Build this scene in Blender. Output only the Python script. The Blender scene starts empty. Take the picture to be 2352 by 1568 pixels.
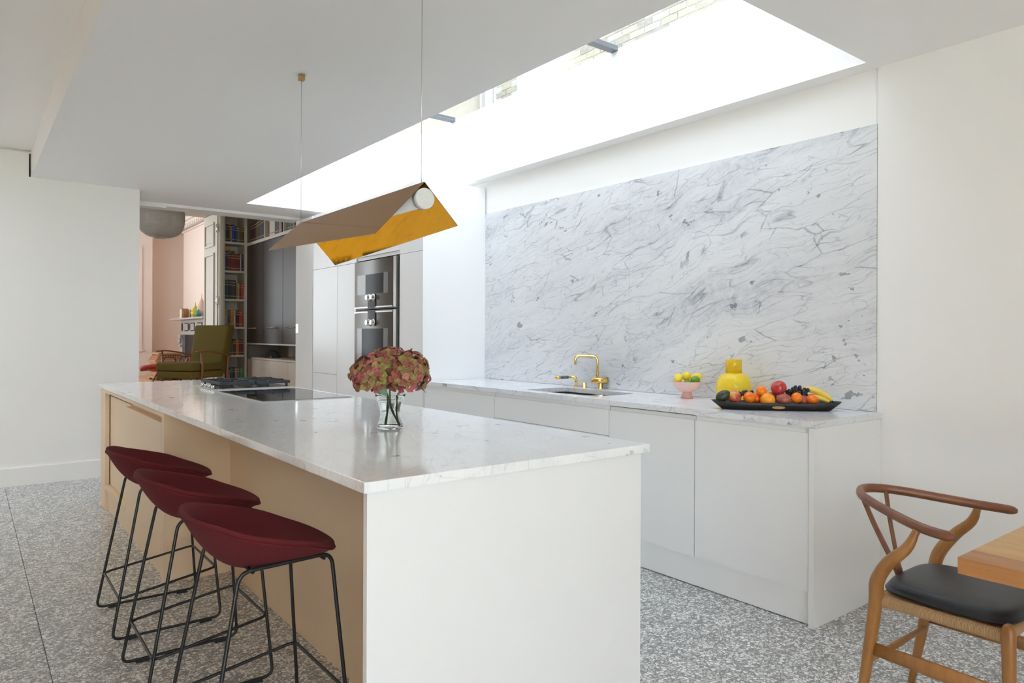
import bpy, bmesh, math, random
from mathutils import Vector, Matrix
S = bpy.context.scene
COL = S.collection
R = math.radians
random.seed(7)

# ------------------------------------------------------------------ camera, world, exposure
cam_d = bpy.data.cameras.new('camera'); cam = bpy.data.objects.new('camera', cam_d); COL.objects.link(cam)
cam_d.sensor_width = 36.0; cam_d.sensor_fit = 'HORIZONTAL'
cam_d.lens = 36.0*1612.5/2352
cam_d.shift_x = 0.0
cam_d.shift_y = -(784.0-771.2)/2352
cam_d.clip_start = 0.05; cam_d.clip_end = 200
yaw, roll = R(37.83), R(0.2147)
fw = Vector((math.sin(yaw), math.cos(yaw), 0)); rt = Vector((math.cos(yaw), -math.sin(yaw), 0)); up = Vector((0, 0, 1))
r2 = rt*math.cos(roll)+up*math.sin(roll); u2 = -rt*math.sin(roll)+up*math.cos(roll)
m = Matrix((r2, u2, -fw)).transposed().to_4x4(); m.translation = Vector((0, 0, 1.30))
cam.matrix_world = m
S.camera = cam

W = bpy.data.worlds.new('sky'); S.world = W; W.use_nodes = True
nt = W.node_tree; nt.nodes.clear()
bg = nt.nodes.new('ShaderNodeBackground'); wo = nt.nodes.new('ShaderNodeOutputWorld')
bg.inputs[0].default_value = (0.90, 0.96, 1.05, 1); bg.inputs[1].default_value = 4.2
nt.links.new(bg.outputs[0], wo.inputs[0])
S.view_settings.view_transform = 'Standard'; S.view_settings.look = 'None'
S.view_settings.exposure = 0.74; S.view_settings.gamma = 1.0; S.view_settings.use_curve_mapping = False
try:
    S.cycles.max_bounces = 14; S.cycles.diffuse_bounces = 10; S.cycles.glossy_bounces = 6
    S.cycles.transmission_bounces = 10; S.cycles.transparent_max_bounces = 16
    S.cycles.sample_clamp_indirect = 8.0; S.cycles.caustics_reflective = False; S.cycles.caustics_refractive = False
    S.cycles.use_denoising = True; S.cycles.blur_glossy = 0.5
except Exception: pass

sun_d = bpy.data.lights.new('sun', 'SUN'); sun_d.energy = 75.0; sun_d.angle = R(0.53); sun_d.color = (1.0, 0.98, 0.97)
sun = bpy.data.objects.new('sun', sun_d); COL.objects.link(sun)
sun.rotation_euler = Vector((-0.18, -1.0, -1.22)).to_track_quat('-Z', 'Y').to_euler()    # added sun over the house wall, bounces off the terrace to lift the ceiling
def portal(loc, rot, sx, sy):
    l = bpy.data.lights.new('window_portal', 'AREA'); l.shape = 'RECTANGLE'; l.size = sx; l.size_y = sy
    o = bpy.data.objects.new('window_portal', l); COL.objects.link(o); o.location = loc; o.rotation_euler = rot
    l.cycles.is_portal = True
def area(name, loc, rot, sx, sy, power, colr):
    l = bpy.data.lights.new(name, 'AREA'); l.shape = 'RECTANGLE'; l.size = sx; l.size_y = sy; l.energy = power; l.color = colr
    o = bpy.data.objects.new(name, l); COL.objects.link(o); o.location = loc; o.rotation_euler = rot
ZC, ZG = 2.655, 3.263
portal((2.885, 4.53, 3.24), (0, 0, 0), 1.2, 5.7)                 # roof light
portal((-1.1, -2.97, 1.3), (R(90), 0, 0), 3.6, 2.6)             # garden glazing behind the camera
portal((-1.65, 6.3, 3.24), (0, 0, 0), 1.9, 1.8)                 # added roof light left of the frame, fill for the left side
portal((-1.45, 8.75, 2.05), (0, R(-90), 0), 2.5, 0.8)            # sitting room window
portal((-1.45, 13.3, 2.05), (0, R(-90), 0), 2.5, 4.4)            # far sitting room side window
portal((-0.35, 16.25, 2.05), (R(-90), 0, 0), 1.7, 2.3)           # far sitting room end window

# ------------------------------------------------------------------ node helper
class NT:
    def __init__(s, name):
        s.m = bpy.data.materials.new(name); s.m.use_nodes = True; s.t = s.m.node_tree; s.t.nodes.clear()
        s.out = s.t.nodes.new('ShaderNodeOutputMaterial')
    def n(s, typ, ins=None, **kw):
        nd = s.t.nodes.new(typ)
        for k, v in kw.items(): setattr(nd, k, v)
        for k, v in (ins or {}).items():
            i = nd.inputs[k]
            if isinstance(v, bpy.types.NodeSocket): s.t.links.new(v, i)
            else:
                if isinstance(v, tuple) and len(v) == 3 and i.type == 'RGBA': v = (*v, 1)
                i.default_value = v
        return nd
    def math(s, op, a, b=0.0, c=0.0, clamp=False):
        nd = s.n('ShaderNodeMath', {0: a, 1: b, 2: c}, operation=op, use_clamp=clamp); return nd.outputs[0]
    def obj(s, scale=(1, 1, 1), rot=(0, 0, 0), loc=(0, 0, 0)):
        tc = s.n('ShaderNodeTexCoord')
        return s.n('ShaderNodeMapping', {'Vector': tc.outputs['Object'], 'Scale': scale, 'Rotation': rot, 'Location': loc}).outputs[0]
    def noise(s, vec, scale, detail=2.0, rough=0.5, dist=0.0, out='Fac'):
        return s.n('ShaderNodeTexNoise', {'Vector': vec, 'Scale': scale, 'Detail': detail, 'Roughness': rough, 'Distortion': dist}).outputs[out]
    def ramp(s, fac, stops, interp='LINEAR'):
        nd = s.n('ShaderNodeValToRGB', {'Fac': fac}); cr = nd.color_ramp; cr.interpolation = interp
        while len(cr.elements) < len(stops): cr.elements.new(0.5)
        for e, (p, c) in zip(cr.elements, stops):
            e.position = p; e.color = (*c, 1) if isinstance(c, tuple) else (c, c, c, 1)
        return nd.outputs[0]
    def mix(s, fac, a, b, mode='MIX'):
        nd = s.n('ShaderNodeMix', data_type='RGBA', blend_type=mode)
        for idx, v in ((0, fac), (6, a), (7, b)):
            i = nd.inputs[idx]
            if isinstance(v, bpy.types.NodeSocket): s.t.links.new(v, i)
            else: i.default_value = (*v, 1) if isinstance(v, tuple) else v
        return nd.outputs[2]
    def bsdf(s, color, rough=0.5, metal=0.0, bump=None, bstr=0.2, bdist=0.002, **kw):
        ins = {'Base Color': color, 'Roughness': rough, 'Metallic': metal}; ins.update({k.replace('_', ' '): v for k, v in kw.items()})
        b = s.n('ShaderNodeBsdfPrincipled', ins)
        if bump is not None:
            bn = s.n('ShaderNodeBump', {'Height': bump, 'Strength': bstr, 'Distance': bdist}); s.t.links.new(bn.outputs[0], b.inputs['Normal'])
        s.t.links.new(b.outputs[0], s.out.inputs[0]); return s.m
M = {}
def plain(name, col, rough=0.5, metal=0.0, nscale=0, bstr=0.15, bdist=0.001, vary=0.0, **kw):
    t = NT(name); c = col; b = None
    if nscale:
        v = t.obj(); b = t.noise(v, nscale, 4.0, 0.6)
        if vary: c = t.mix(t.math('MULTIPLY', b, vary), col, tuple(x*0.55 for x in col))
    M[name] = t.bsdf(c, rough, metal, b, bstr, bdist, **kw); return M[name]
plain('wall_paint', (0.88, 0.87, 0.85), 0.75, nscale=60, bstr=0.05)
plain('ceiling_paint', (0.93, 0.92, 0.91), 0.8, nscale=60, bstr=0.04)
plain('lacquer', (0.87, 0.87, 0.87), 0.32, nscale=8, bstr=0.02)
plain('lacquer_bounce_tint', (0.78, 0.60, 0.41), 0.38, nscale=8, bstr=0.02)  # pale lacquer with the seat side's warm bounce and shade painted into it
plain('dark_gap', (0.03, 0.03, 0.03), 0.7)
plain('black_steel', (0.012, 0.012, 0.013), 0.42, 0.0, nscale=300, bstr=0.05)
plain('rubber', (0.02, 0.02, 0.02), 0.8)
plain('steel', (0.62, 0.61, 0.59), 0.25, 1.0, nscale=40, bstr=0.03)
plain('chrome', (0.80, 0.80, 0.80), 0.08, 1.0)
plain('brass', (0.83, 0.58, 0.20), 0.13, 1.0)
plain('brass_dark', (0.55, 0.36, 0.16), 0.3, 1.0)
plain('bronze_mirror', (0.44, 0.30, 0.19), 0.06, 1.0, Specular_Tint=(0.78, 0.64, 0.52, 1))
plain('gold_mirror', (0.88, 0.43, 0.06), 0.045, 1.0, Specular_Tint=(1.0, 0.72, 0.38, 1))
plain('white_gloss', (0.82, 0.82, 0.80), 0.2)
plain('black_glass', (0.012, 0.012, 0.014), 0.03, 0.0, Specular_IOR_Level=0.9)
plain('oven_glass', (0.11, 0.10, 0.09), 0.10, 0.35, Specular_IOR_Level=0.35)
plain('oven_window', (0.022, 0.020, 0.019), 0.12, 0.0, Specular_IOR_Level=0.10)
plain('oven_inner', (0.03, 0.03, 0.03), 0.25)
plain('cast_iron', (0.03, 0.033, 0.038), 0.5, nscale=200, bstr=0.2)
plain('leather', (0.011, 0.012, 0.017), 0.38, nscale=420, bstr=0.5, bdist=0.0012)
plain('yellow_ceramic', (0.83, 0.60, 0.03), 0.3)
plain('yellow_dark', (0.72, 0.46, 0.01), 0.3)
plain('pink_ceramic', (0.80, 0.55, 0.51), 0.55, nscale=90, bstr=0.03)
plain('pink_stem', (0.76, 0.42, 0.37), 0.4)
plain('grip_grey', (0.13, 0.15, 0.19), 0.5)
plain('pink_wall', (0.78, 0.66, 0.58), 0.8, nscale=40, bstr=0.03)
plain('pier_paint', (0.74, 0.63, 0.57), 0.7, nscale=40, bstr=0.03)
plain('cream_joinery', (0.56, 0.49, 0.40), 0.5, nscale=30, bstr=0.03)
plain('cupboard_black', (0.045, 0.031, 0.025), 0.36, nscale=20, bstr=0.05, Specular_IOR_Level=0.12, Specular_Tint=(1.0, 0.80, 0.68, 1))
plain('mortar', (0.46, 0.45, 0.41), 0.9, nscale=80, bstr=0.4)
plain('frame_white', (0.82, 0.83, 0.84), 0.4)
plain('frame_grey', (0.16, 0.17, 0.18), 0.4)
plain('plaster', (0.74, 0.66, 0.60), 0.8, nscale=120, bstr=0.3, bdist=0.004)
plain('red_vinyl', (0.50, 0.055, 0.035), 0.45, nscale=100, bstr=0.1)
plain('teak', (0.33, 0.13, 0.045), 0.4, nscale=30, vary=0.7)
plain('pale_wood', (0.50, 0.27, 0.13), 0.5, nscale=40, vary=0.8)
plain('garden', (0.10, 0.16, 0.05), 0.9, nscale=3, vary=0.9)
plain('paving', (0.70, 0.69, 0.67), 0.8, nscale=6, vary=0.2)
plain('cedar', (0.50, 0.38, 0.27), 0.8, nscale=6, vary=0.2)
plain('roof_felt', (0.30, 0.30, 0.30), 0.9, nscale=10, vary=0.5)
plain('olive_glass', (0.48, 0.42, 0.02), 0.15)
plain('teal_glass', (0.08, 0.22, 0.18), 0.15)
plain('rose_glass', (0.62, 0.42, 0.34), 0.15)
plain('paper', (0.75, 0.70, 0.60), 0.8)
plain('tray_wood', (0.022, 0.018, 0.017), 0.5, nscale=60, bstr=0.4, vary=0.6)
plain('tray_gold', (0.38, 0.22, 0.07), 0.4)
plain('lamp_white', (0.82, 0.82, 0.80), 0.25)
plain('bounce_timber', (0.46, 0.26, 0.12), 0.45, nscale=12, vary=0.6)

def glass_arch(name, tint=(1, 1, 1), refl=0.9):
    t = NT(name); f = t.n('ShaderNodeFresnel', {'IOR': 1.45}); tr = t.n('ShaderNodeBsdfTransparent', {'Color': tint})
    g = t.n('ShaderNodeBsdfGlossy', {'Color': (refl, refl, refl), 'Roughness': 0.01})
    gm = t.n('ShaderNodeNewGeometry'); ff = t.math('MULTIPLY', f.outputs[0], t.math('SUBTRACT', 1.0, gm.outputs['Backfacing']))
    mx = t.n('ShaderNodeMixShader', {0: ff, 1: tr.outputs[0], 2: g.outputs[0]}); t.t.links.new(mx.outputs[0], t.out.inputs[0]); M[name] = t.m
glass_arch('pane_glass', (0.97, 0.99, 0.98))
glass_arch('roof_glass', (0.50, 0.525, 0.545), 0.6)
t = NT('clear_glass'); t.bsdf((0.97, 0.99, 0.98), 0.0, 0.0, Transmission_Weight=1.0, IOR=1.3); M['clear_glass'] = t.m
t = NT('water'); t.bsdf((0.97, 0.99, 0.97), 0.0, 0.0, Transmission_Weight=1.0, IOR=1.15); M['water'] = t.m

def marble(name, rot, stretch, mot=0.84, base=(0.80, 0.81, 0.83), dark=(0.33, 0.35, 0.39), seed=0.0, rough=0.12, vein=1.0, blot=1.0, fine=1.0):
    """stone with long thin branching cracks that follow one direction, soft grey bands and small dark blotches"""
    t = NT(name)
    v0 = t.obj(rot=rot, loc=(seed, seed*0.7, seed*1.3))
    def warp(vec, scale, amp, det=3.0):
        w = t.n('ShaderNodeTexNoise', {'Vector': vec, 'Scale': scale, 'Detail': det, 'Roughness': 0.6})
        wv = t.n('ShaderNodeVectorMath', {0: w.outputs['Color'], 1: (0.5, 0.5, 0.5)}, operation='SUBTRACT').outputs[0]
        wv = t.n('ShaderNodeVectorMath', {0: wv, 'Scale': amp}, operation='SCALE').outputs[0]
        return t.n('ShaderNodeVectorMath', {0: vec, 1: wv}, operation='ADD').outputs[0]
    v1 = warp(warp(v0, 1.3, 0.30, 2.0), 9.0, 0.035, 4.0)
    v = t.n('ShaderNodeMapping', {'Vector': v1, 'Scale': stretch}).outputs[0]
    def crack(scale, width, off=0.0):
        vv = t.n('ShaderNodeVectorMath', {0: v, 1: (off, off*2, off)}, operation='ADD').outputs[0]
        e = t.n('ShaderNodeTexVoronoi', {'Vector': vv, 'Scale': scale}, feature='DISTANCE_TO_EDGE').outputs['Distance']
        return t.math('SUBTRACT', 1.0, t.math('DIVIDE', e, width, clamp=True), clamp=True)
    def ridge(scale, width, off=0.0):
        vv = t.n('ShaderNodeVectorMath', {0: v, 1: (off, off*2, off)}, operation='ADD').outputs[0]
        n = t.noise(vv, scale, 2.0, 0.5)
        return t.math('SUBTRACT', 1.0, t.math('DIVIDE', t.math('ABSOLUTE', t.math('SUBTRACT', n, 0.5)), width, clamp=True), clamp=True)
    mk1 = t.ramp(t.noise(v1, 2.2, 3.0), [(0.40, 0.0), (0.62, 1.0)])
    mk2 = t.ramp(t.noise(warp(v0, 2.0, 0.1), 5.0, 4.0), [(0.42, 0.0), (0.62, 1.0)])
    mk3 = t.ramp(t.noise(v1, 7.0, 3.0), [(0.40, 0.0), (0.66, 1.0)])
    c1 = t.math('MULTIPLY', crack(2.6, 0.012), mk1)
    c2 = t.math('MULTIPLY', crack(5.8, 0.022, 4.1), mk2)
    c3 = t.math('MULTIPLY', crack(13.0, 0.045, 8.3), mk3)
    r1 = t.math('MULTIPLY', ridge(1.6, 0.010, 2.7), mk2)
    band = t.math('MULTIPLY', t.ramp(t.noise(v, 1.3, 5.0, 0.65), [(0.50, 0.0), (0.68, 1.0)]), t.ramp(t.noise(v0, 22.0, 4.0, 0.7), [(0.35, 0.25), (0.65, 1.0)]))
    bl = t.math('MULTIPLY', t.ramp(t.noise(t.n('ShaderNodeMapping', {'Vector': v1, 'Scale': (1.0, 0.6, 1.0)}).outputs[0], 15.0, 3.0, 0.6), [(0.655, 0.0), (0.68, 1.0)]), t.ramp(t.noise(v0, 3.1, 2.0), [(0.42, 0.0), (0.55, 1.0)]))
    bl2 = t.ramp(t.noise(v1, 40.0, 3.0, 0.6), [(0.69, 0.0), (0.73, 0.9)])
    s = t.math('ADD', t.math('MULTIPLY', c1, 0.60*vein), t.math('MULTIPLY', c2, 0.60*vein))
    s = t.math('ADD', s, t.math('MULTIPLY', c3, 0.42*fine))
    s = t.math('ADD', s, t.math('MULTIPLY', r1, 0.55*vein))
    s = t.math('ADD', s, t.math('MULTIPLY', band, 0.34*fine))
    s = t.math('ADD', s, t.math('MULTIPLY', bl, 0.80*blot))
    s = t.math('ADD', s, t.math('MULTIPLY', bl2, 0.50*blot), clamp=True)
    mott = t.noise(v, 5.0, 5.0, 0.6)
    c = t.mix(s, t.mix(mott, base, tuple(x*mot for x in base)), dark)
    M[name] = t.bsdf(c, rough, 0.0)
marble('marble_splash', (R(17), 0, 0), (1.0, 0.46, 2.9), base=(0.80, 0.815, 0.84), dark=(0.25, 0.27, 0.32), seed=2.0, rough=0.22, vein=1.15, fine=1.25, blot=1.0)
marble('marble_island', (0, 0, R(28)), (3.2, 0.5, 1.0), mot=0.93, base=(0.95, 0.955, 0.965), seed=5.0, rough=0.09, vein=0.42, fine=0.42, blot=1.1)
marble('marble_counter', (0, 0, R(10)), (2.8, 0.55, 1.0), mot=0.9, base=(0.88, 0.89, 0.91), seed=9.0, rough=0.16, vein=0.8, blot=1.0)
marble('marble_small', (0, 0, 0), (3, 3, 6), base=(0.82, 0.82, 0.81), seed=6.3, rough=0.3, vein=1.0)

def terrazzo():
    t = NT('terrazzo'); v0 = t.obj()
    w = t.n('ShaderNodeTexNoise', {'Vector': v0, 'Scale': 60.0, 'Detail': 2.0})
    wv = t.n('ShaderNodeVectorMath', {0: w.outputs['Color'], 'Scale': 0.010}, operation='SCALE').outputs[0]
    v = t.n('ShaderNodeVectorMath', {0: v0, 1: wv}, operation='ADD').outputs[0]
    def layer(scale, thr, keep):
        e = t.n('ShaderNodeTexVoronoi', {'Vector': v, 'Scale': scale}, feature='DISTANCE_TO_EDGE', voronoi_dimensions='3D').outputs['Distance']
        c = t.n('ShaderNodeTexVoronoi', {'Vector': v, 'Scale': scale}, feature='F1', voronoi_dimensions='3D').outputs['Color']
        sp = t.n('ShaderNodeSeparateColor', {0: c})
        m1 = t.ramp(e, [(thr, 0.0), (thr+0.04, 1.0)]); m2 = t.math('GREATER_THAN', sp.outputs[0], keep)
        return t.math('MULTIPLY', m1, m2), sp.outputs[1]
    a, ra = layer(62.0, 0.10, 0.40); b, rb = layer(125.0, 0.10, 0.45)
    base = t.mix(t.noise(v0, 300.0, 3.0), (0.23, 0.23, 0.23), (0.32, 0.32, 0.32))
    ca = t.ramp(ra, [(0.0, (0.48, 0.48, 0.48)), (0.35, (0.72, 0.72, 0.71)), (1.0, (0.90, 0.90, 0.89))])
    cb = t.ramp(rb, [(0.0, (0.48, 0.48, 0.48)), (1.0, (0.82, 0.82, 0.81))])
    c = t.mix(b, base, cb); c = t.mix(a, c, ca)
    M['terrazzo'] = t.bsdf(c, 0.24, 0.0)
terrazzo()
def wood(name, c1, c2, rot=(0, 0, 0), scale=(1, 1, 1), rough=0.4, freq=16):
    t = NT(name); v = t.obj(scale=scale, rot=rot)
    n1 = t.noise(v, 5.0, 3.0, 0.5, 0.4); n2 = t.noise(v, freq*4.0, 5.0, 0.65)
    f = t.math('ADD', t.math('MULTIPLY', n1, 0.7), t.math('MULTIPLY', n2, 0.45))
    oi = t.n('ShaderNodeObjectInfo')
    f = t.math('ADD', f, t.math('MULTIPLY', t.math('SUBTRACT', oi.outputs['Random'], 0.5), 0.12))
    c = t.ramp(f, [(0.35, c1), (0.80, c2)])
    M[name] = t.bsdf(c, rough, 0.0, n2, 0.12, 0.0006)
wood('walnut', (0.13, 0.046, 0.022), (0.25, 0.095, 0.045), scale=(3, 3, 9), rough=0.36)
wood('oak_leg', (0.26, 0.105, 0.024), (0.42, 0.195, 0.056), scale=(9, 9, 1.2), rough=0.40)
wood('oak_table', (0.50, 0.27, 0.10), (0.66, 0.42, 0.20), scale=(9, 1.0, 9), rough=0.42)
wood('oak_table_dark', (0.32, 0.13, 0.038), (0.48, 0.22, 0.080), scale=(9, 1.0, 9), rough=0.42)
wood('floor_wood', (0.50, 0.28, 0.15), (0.66, 0.42, 0.26), scale=(8, 1, 1), rough=0.4)

t = NT('burgundy_wool'); v = t.obj(); n = t.noise(v, 700.0, 3.0, 0.7); n2 = t.noise(v, 14.0, 3.0)
c = t.mix(n, (0.080, 0.003, 0.006), (0.145, 0.009, 0.013)); c = t.mix(t.math('MULTIPLY', n2, 0.3), c, (0.05, 0.003, 0.005))
M['burgundy_wool'] = t.bsdf(c, 0.95, 0.0, n, 0.6, 0.0015, Sheen_Weight=0.06, Sheen_Roughness=0.4, Sheen_Tint=(0.6, 0.08, 0.10, 1))
t = NT('olive_fabric'); v = t.obj(); n = t.noise(v, 250.0, 2.0, 0.7); n2 = t.noise(v, 10.0, 3.0)
c = t.mix(n, (0.105, 0.070, 0.006), (0.19, 0.135, 0.02)); M['olive_fabric'] = t.bsdf(c, 0.95, 0.0, n, 0.5, 0.002)
t = NT('paper_cord'); v = t.obj(); n = t.noise(v, 300.0, 3.0); M['paper_cord'] = t.bsdf(t.mix(n, (0.36, 0.20, 0.09), (0.60, 0.40, 0.21)), 0.8, 0.0, n, 0.3)
t = NT('woven_wire'); M['woven_wire'] = t.bsdf((0.66, 0.60, 0.54), 0.6, 0.0)
t = NT('orange_peel'); v = t.obj(); n = t.noise(v, 260.0, 2.0); oi = t.n('ShaderNodeObjectInfo')
c = t.mix(oi.outputs['Random'], (0.88, 0.17, 0.008), (0.90, 0.26, 0.012)); M['orange_peel'] = t.bsdf(c, 0.33, 0.0, n, 0.35, 0.001)
t = NT('big_orange_peel'); v = t.obj(); n = t.noise(v, 220.0, 2.0); M['big_orange_peel'] = t.bsdf((0.90, 0.33, 0.015), 0.38, 0.0, n, 0.35, 0.001)
t = NT('lemon_peel'); v = t.obj(); n = t.noise(v, 260.0, 2.0); M['lemon_peel'] = t.bsdf((0.86, 0.66, 0.05), 0.38, 0.0, n, 0.35, 0.001)
t = NT('lime_peel'); v = t.obj(); n = t.noise(v, 260.0, 2.0); M['lime_peel'] = t.bsdf(t.mix(n, (0.10, 0.24, 0.012), (0.19, 0.36, 0.03)), 0.35, 0.0, n, 0.35, 0.001)
t = NT('avocado_skin'); v = t.obj(); n = t.noise(v, 160.0, 4.0); M['avocado_skin'] = t.bsdf(t.mix(n, (0.018, 0.024, 0.010), (0.07, 0.075, 0.03)), 0.45, 0.0, n, 0.6, 0.002)
t = NT('apple_skin'); v = t.obj(); n = t.noise(v, 16.0, 4.0, 0.6); c = t.ramp(n, [(0.36, (0.72, 0.50, 0.10)), (0.50, (0.60, 0.16, 0.07)), (0.66, (0.42, 0.025, 0.03))]); M['apple_skin'] = t.bsdf(c, 0.28)
t = NT('red_apple_skin'); v = t.obj(); n = t.noise(v, 12.0, 4.0, 0.6); c = t.ramp(n, [(0.30, (0.75, 0.42, 0.05)), (0.38, (0.50, 0.05, 0.04)), (0.7, (0.38, 0.02, 0.03))]); M['red_apple_skin'] = t.bsdf(c, 0.22)
t = NT('plum_skin'); v = t.obj(); n = t.noise(v, 30.0, 4.0, 0.6); M['plum_skin'] = t.bsdf(t.mix(n, (0.30, 0.05, 0.05), (0.46, 0.16, 0.12)), 0.4)
t = NT('grape_skin'); v = t.obj(); n = t.noise(v, 60.0, 3.0); M['grape_skin'] = t.bsdf(t.mix(n, (0.008, 0.008, 0.016), (0.03, 0.03, 0.05)), 0.28)
t = NT('banana_skin'); v = t.obj(); n = t.noise(v, 40.0, 4.0); M['banana_skin'] = t.bsdf(t.mix(n, (0.86, 0.64, 0.10), (0.72, 0.50, 0.08)), 0.45)
t = NT('stem_green'); v = t.obj(); n = t.noise(v, 90.0, 3.0); M['stem_green'] = t.bsdf(t.mix(n, (0.16, 0.26, 0.05), (0.34, 0.40, 0.12)), 0.5)
t = NT('leaf_green'); v = t.obj(); n = t.noise(v, 70.0, 3.0); M['leaf_green'] = t.bsdf(t.mix(n, (0.05, 0.12, 0.06), (0.16, 0.27, 0.16)), 0.5, 0.0, n, 0.3, 0.001)
t = NT('petal'); at_ = t.n('ShaderNodeAttribute', attribute_name='rad'); oi = t.n('ShaderNodeObjectInfo'); v = t.obj(); n = t.noise(v, 45.0, 2.0)
g = t.ramp(oi.outputs['Random'], [(0.0, (0.17, 0.20, 0.02)), (0.25, (0.34, 0.36, 0.09)), (0.45, (0.34, 0.13, 0.06)), (0.65, (0.26, 0.05, 0.05)), (0.85, (0.42, 0.07, 0.11)), (1.0, (0.48, 0.28, 0.16))])
e = t.ramp(t.math('FRACT', t.math('MULTIPLY', oi.outputs['Random'], 7.3)), [(0.0, (0.24, 0.03, 0.04)), (0.4, (0.44, 0.13, 0.10)), (0.7, (0.22, 0.25, 0.04)), (1.0, (0.52, 0.11, 0.16))])
f = t.math('MULTIPLY', at_.outputs['Fac'], t.math('ADD', n, 0.45), clamp=True)
c = t.mix(f, g, e); c = t.mix(0.08, c, (0.04, 0.03, 0.01)); M['petal'] = t.bsdf(c, 0.6, 0.0, n, 0.2, 0.001)
t = NT('brick_stock'); v = t.obj(); n = t.noise(v, 26.0, 4.0, 0.65); oi = t.n('ShaderNodeObjectInfo')
c = t.ramp(t.math('ADD', t.math('MULTIPLY', n, 0.6), t.math('MULTIPLY', oi.outputs['Random'], 0.45)), [(0.25, (0.27, 0.255, 0.225)), (0.5, (0.40, 0.37, 0.28)), (0.8, (0.47, 0.44, 0.37))])
M['brick_stock'] = t.bsdf(c, 0.9, 0.0, n, 0.5, 0.004)
_mc = {}
def flat(col, rough=0.6):
    k = (tuple(round(x, 3) for x in col), rough)
    if k not in _mc: _mc[k] = plain('cover_%d' % len(_mc), col, rough, nscale=50, bstr=0.05, vary=0.3)
    return _mc[k]

# ------------------------------------------------------------------ mesh helpers
def BM(): return bmesh.new()
def box(bm, x0, x1, y0, y1, z0, z1, bev=0.0, mi=0, seg=2):
    if x1 < x0: x0, x1 = x1, x0
    if y1 < y0: y0, y1 = y1, y0
    vs = [bm.verts.new(p) for p in ((x0, y0, z0), (x1, y0, z0), (x1, y1, z0), (x0, y1, z0), (x0, y0, z1), (x1, y0, z1), (x1, y1, z1), (x0, y1, z1))]
    fs = [bm.faces.new([vs[i] for i in f]) for f in ((3, 2, 1, 0), (4, 5, 6, 7), (0, 1, 5, 4), (1, 2, 6, 5), (2, 3, 7, 6), (3, 0, 4, 7))]
    for f in fs: f.material_index = mi
    if bev > 0:
        es = set(e for f in fs for e in f.edges)
        r = bmesh.ops.bevel(bm, geom=list(es), offset=bev, segments=seg, profile=0.7, affect='EDGES')
        for f in r['faces']: f.material_index = mi
    return vs
def quad(bm, pts, mi=0):
    f = bm.faces.new([bm.verts.new(p) for p in pts]); f.material_index = mi; return f
def rings(bm, rs, cap=True, closed=False, mi=0):
    vr = [[bm.verts.new(p) for p in r] for r in rs]; n = len(vr[0])
    pairs = list(zip(vr[:-1], vr[1:]));
    if closed: pairs.append((vr[-1], vr[0]))
    for a, b in pairs:
        for i in range(n):
            f = bm.faces.new((a[i], a[(i+1) % n], b[(i+1) % n], b[i])); f.material_index = mi; f.smooth = True
    if cap and not closed:
        f = bm.faces.new(list(reversed(vr[0]))); f.material_index = mi
        f = bm.faces.new(vr[-1]); f.material_index = mi
def tube(bm, pts, r, n=10, closed=False, mi=0, flatten=None, upv=None, cap=True):
    """r: number, list of numbers, or list of (a,b) pairs (a along side vector, b along up vector)"""
    P = [Vector(p) for p in pts]; k = len(P); rs = []
    T = []
    for i in range(k):
        a = P[(i-1) % k] if (closed or i > 0) else P[i]; b = P[(i+1) % k] if (closed or i < k-1) else P[i]
        T.append((b-a).normalized())
    ref = Vector(upv) if upv else (Vector((0, 0, 1)) if abs(T[0].z) < 0.9 else Vector((1, 0, 0)))
    N = (ref - T[0]*ref.dot(T[0])).normalized()
    for i in range(k):
        if upv: N = Vector(upv)
        N = (N - T[i]*N.dot(T[i])).normalized(); B = T[i].cross(N)
        rr = r[i] if isinstance(r, (list, tuple)) else r
        ra, rb = rr if isinstance(rr, (list, tuple)) else (rr, rr)
        rs.append([P[i] + B*(ra*math.cos(2*math.pi*j/n)) + N*(rb*math.sin(2*math.pi*j/n)) for j in range(n)])
    rings(bm, rs, cap, closed, mi)
def catmull(pts, m=6, closed=False):
    P = [Vector(p) for p in pts]; out = []; k = len(P)
    rng = range(k if closed else k-1)
    for i in rng:
        if closed: p0, p1, p2, p3 = P[(i-1) % k], P[i], P[(i+1) % k], P[(i+2) % k]
        else:
            p1, p2 = P[i], P[i+1]; p0 = P[i-1] if i > 0 else p1*2-p2; p3 = P[i+2] if i+2 < k else p2*2-p1
        for j in range(m):
            s = j/m
            out.append(0.5*((2*p1)+(p2-p0)*s+(2*p0-5*p1+4*p2-p3)*s*s+(3*p1-p0-3*p2+p3)*s*s*s))
    if not closed: out.append(P[-1])
    return out
def rounded(pts, rad, m=5, closed=False):
    P = [Vector(p) for p in pts]; k = len(P); out = []
    for i in range(k):
        if not closed and i in (0, k-1): out.append(P[i]); continue
        a, b, c = P[(i-1) % k], P[i], P[(i+1) % k]
        d1 = (a-b); d2 = (c-b); rr = min(rad, d1.length*0.45, d2.length*0.45)
        s, e = b+d1.normalized()*rr, b+d2.normalized()*rr
        for j in range(m+1):
            q = j/m; out.append(s*(1-q)**2 + b*2*q*(1-q) + e*q*q)
    return out
def lathe(bm, prof, cx, cy, n=32, mi=0, z0=0, sx=1, sy=1):
    rs = [[Vector((cx+r*sx*math.cos(2*math.pi*j/n), cy+r*sy*math.sin(2*math.pi*j/n), z0+z)) for j in range(n)] for r, z in prof]
    rings(bm, rs, True, False, mi)
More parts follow.
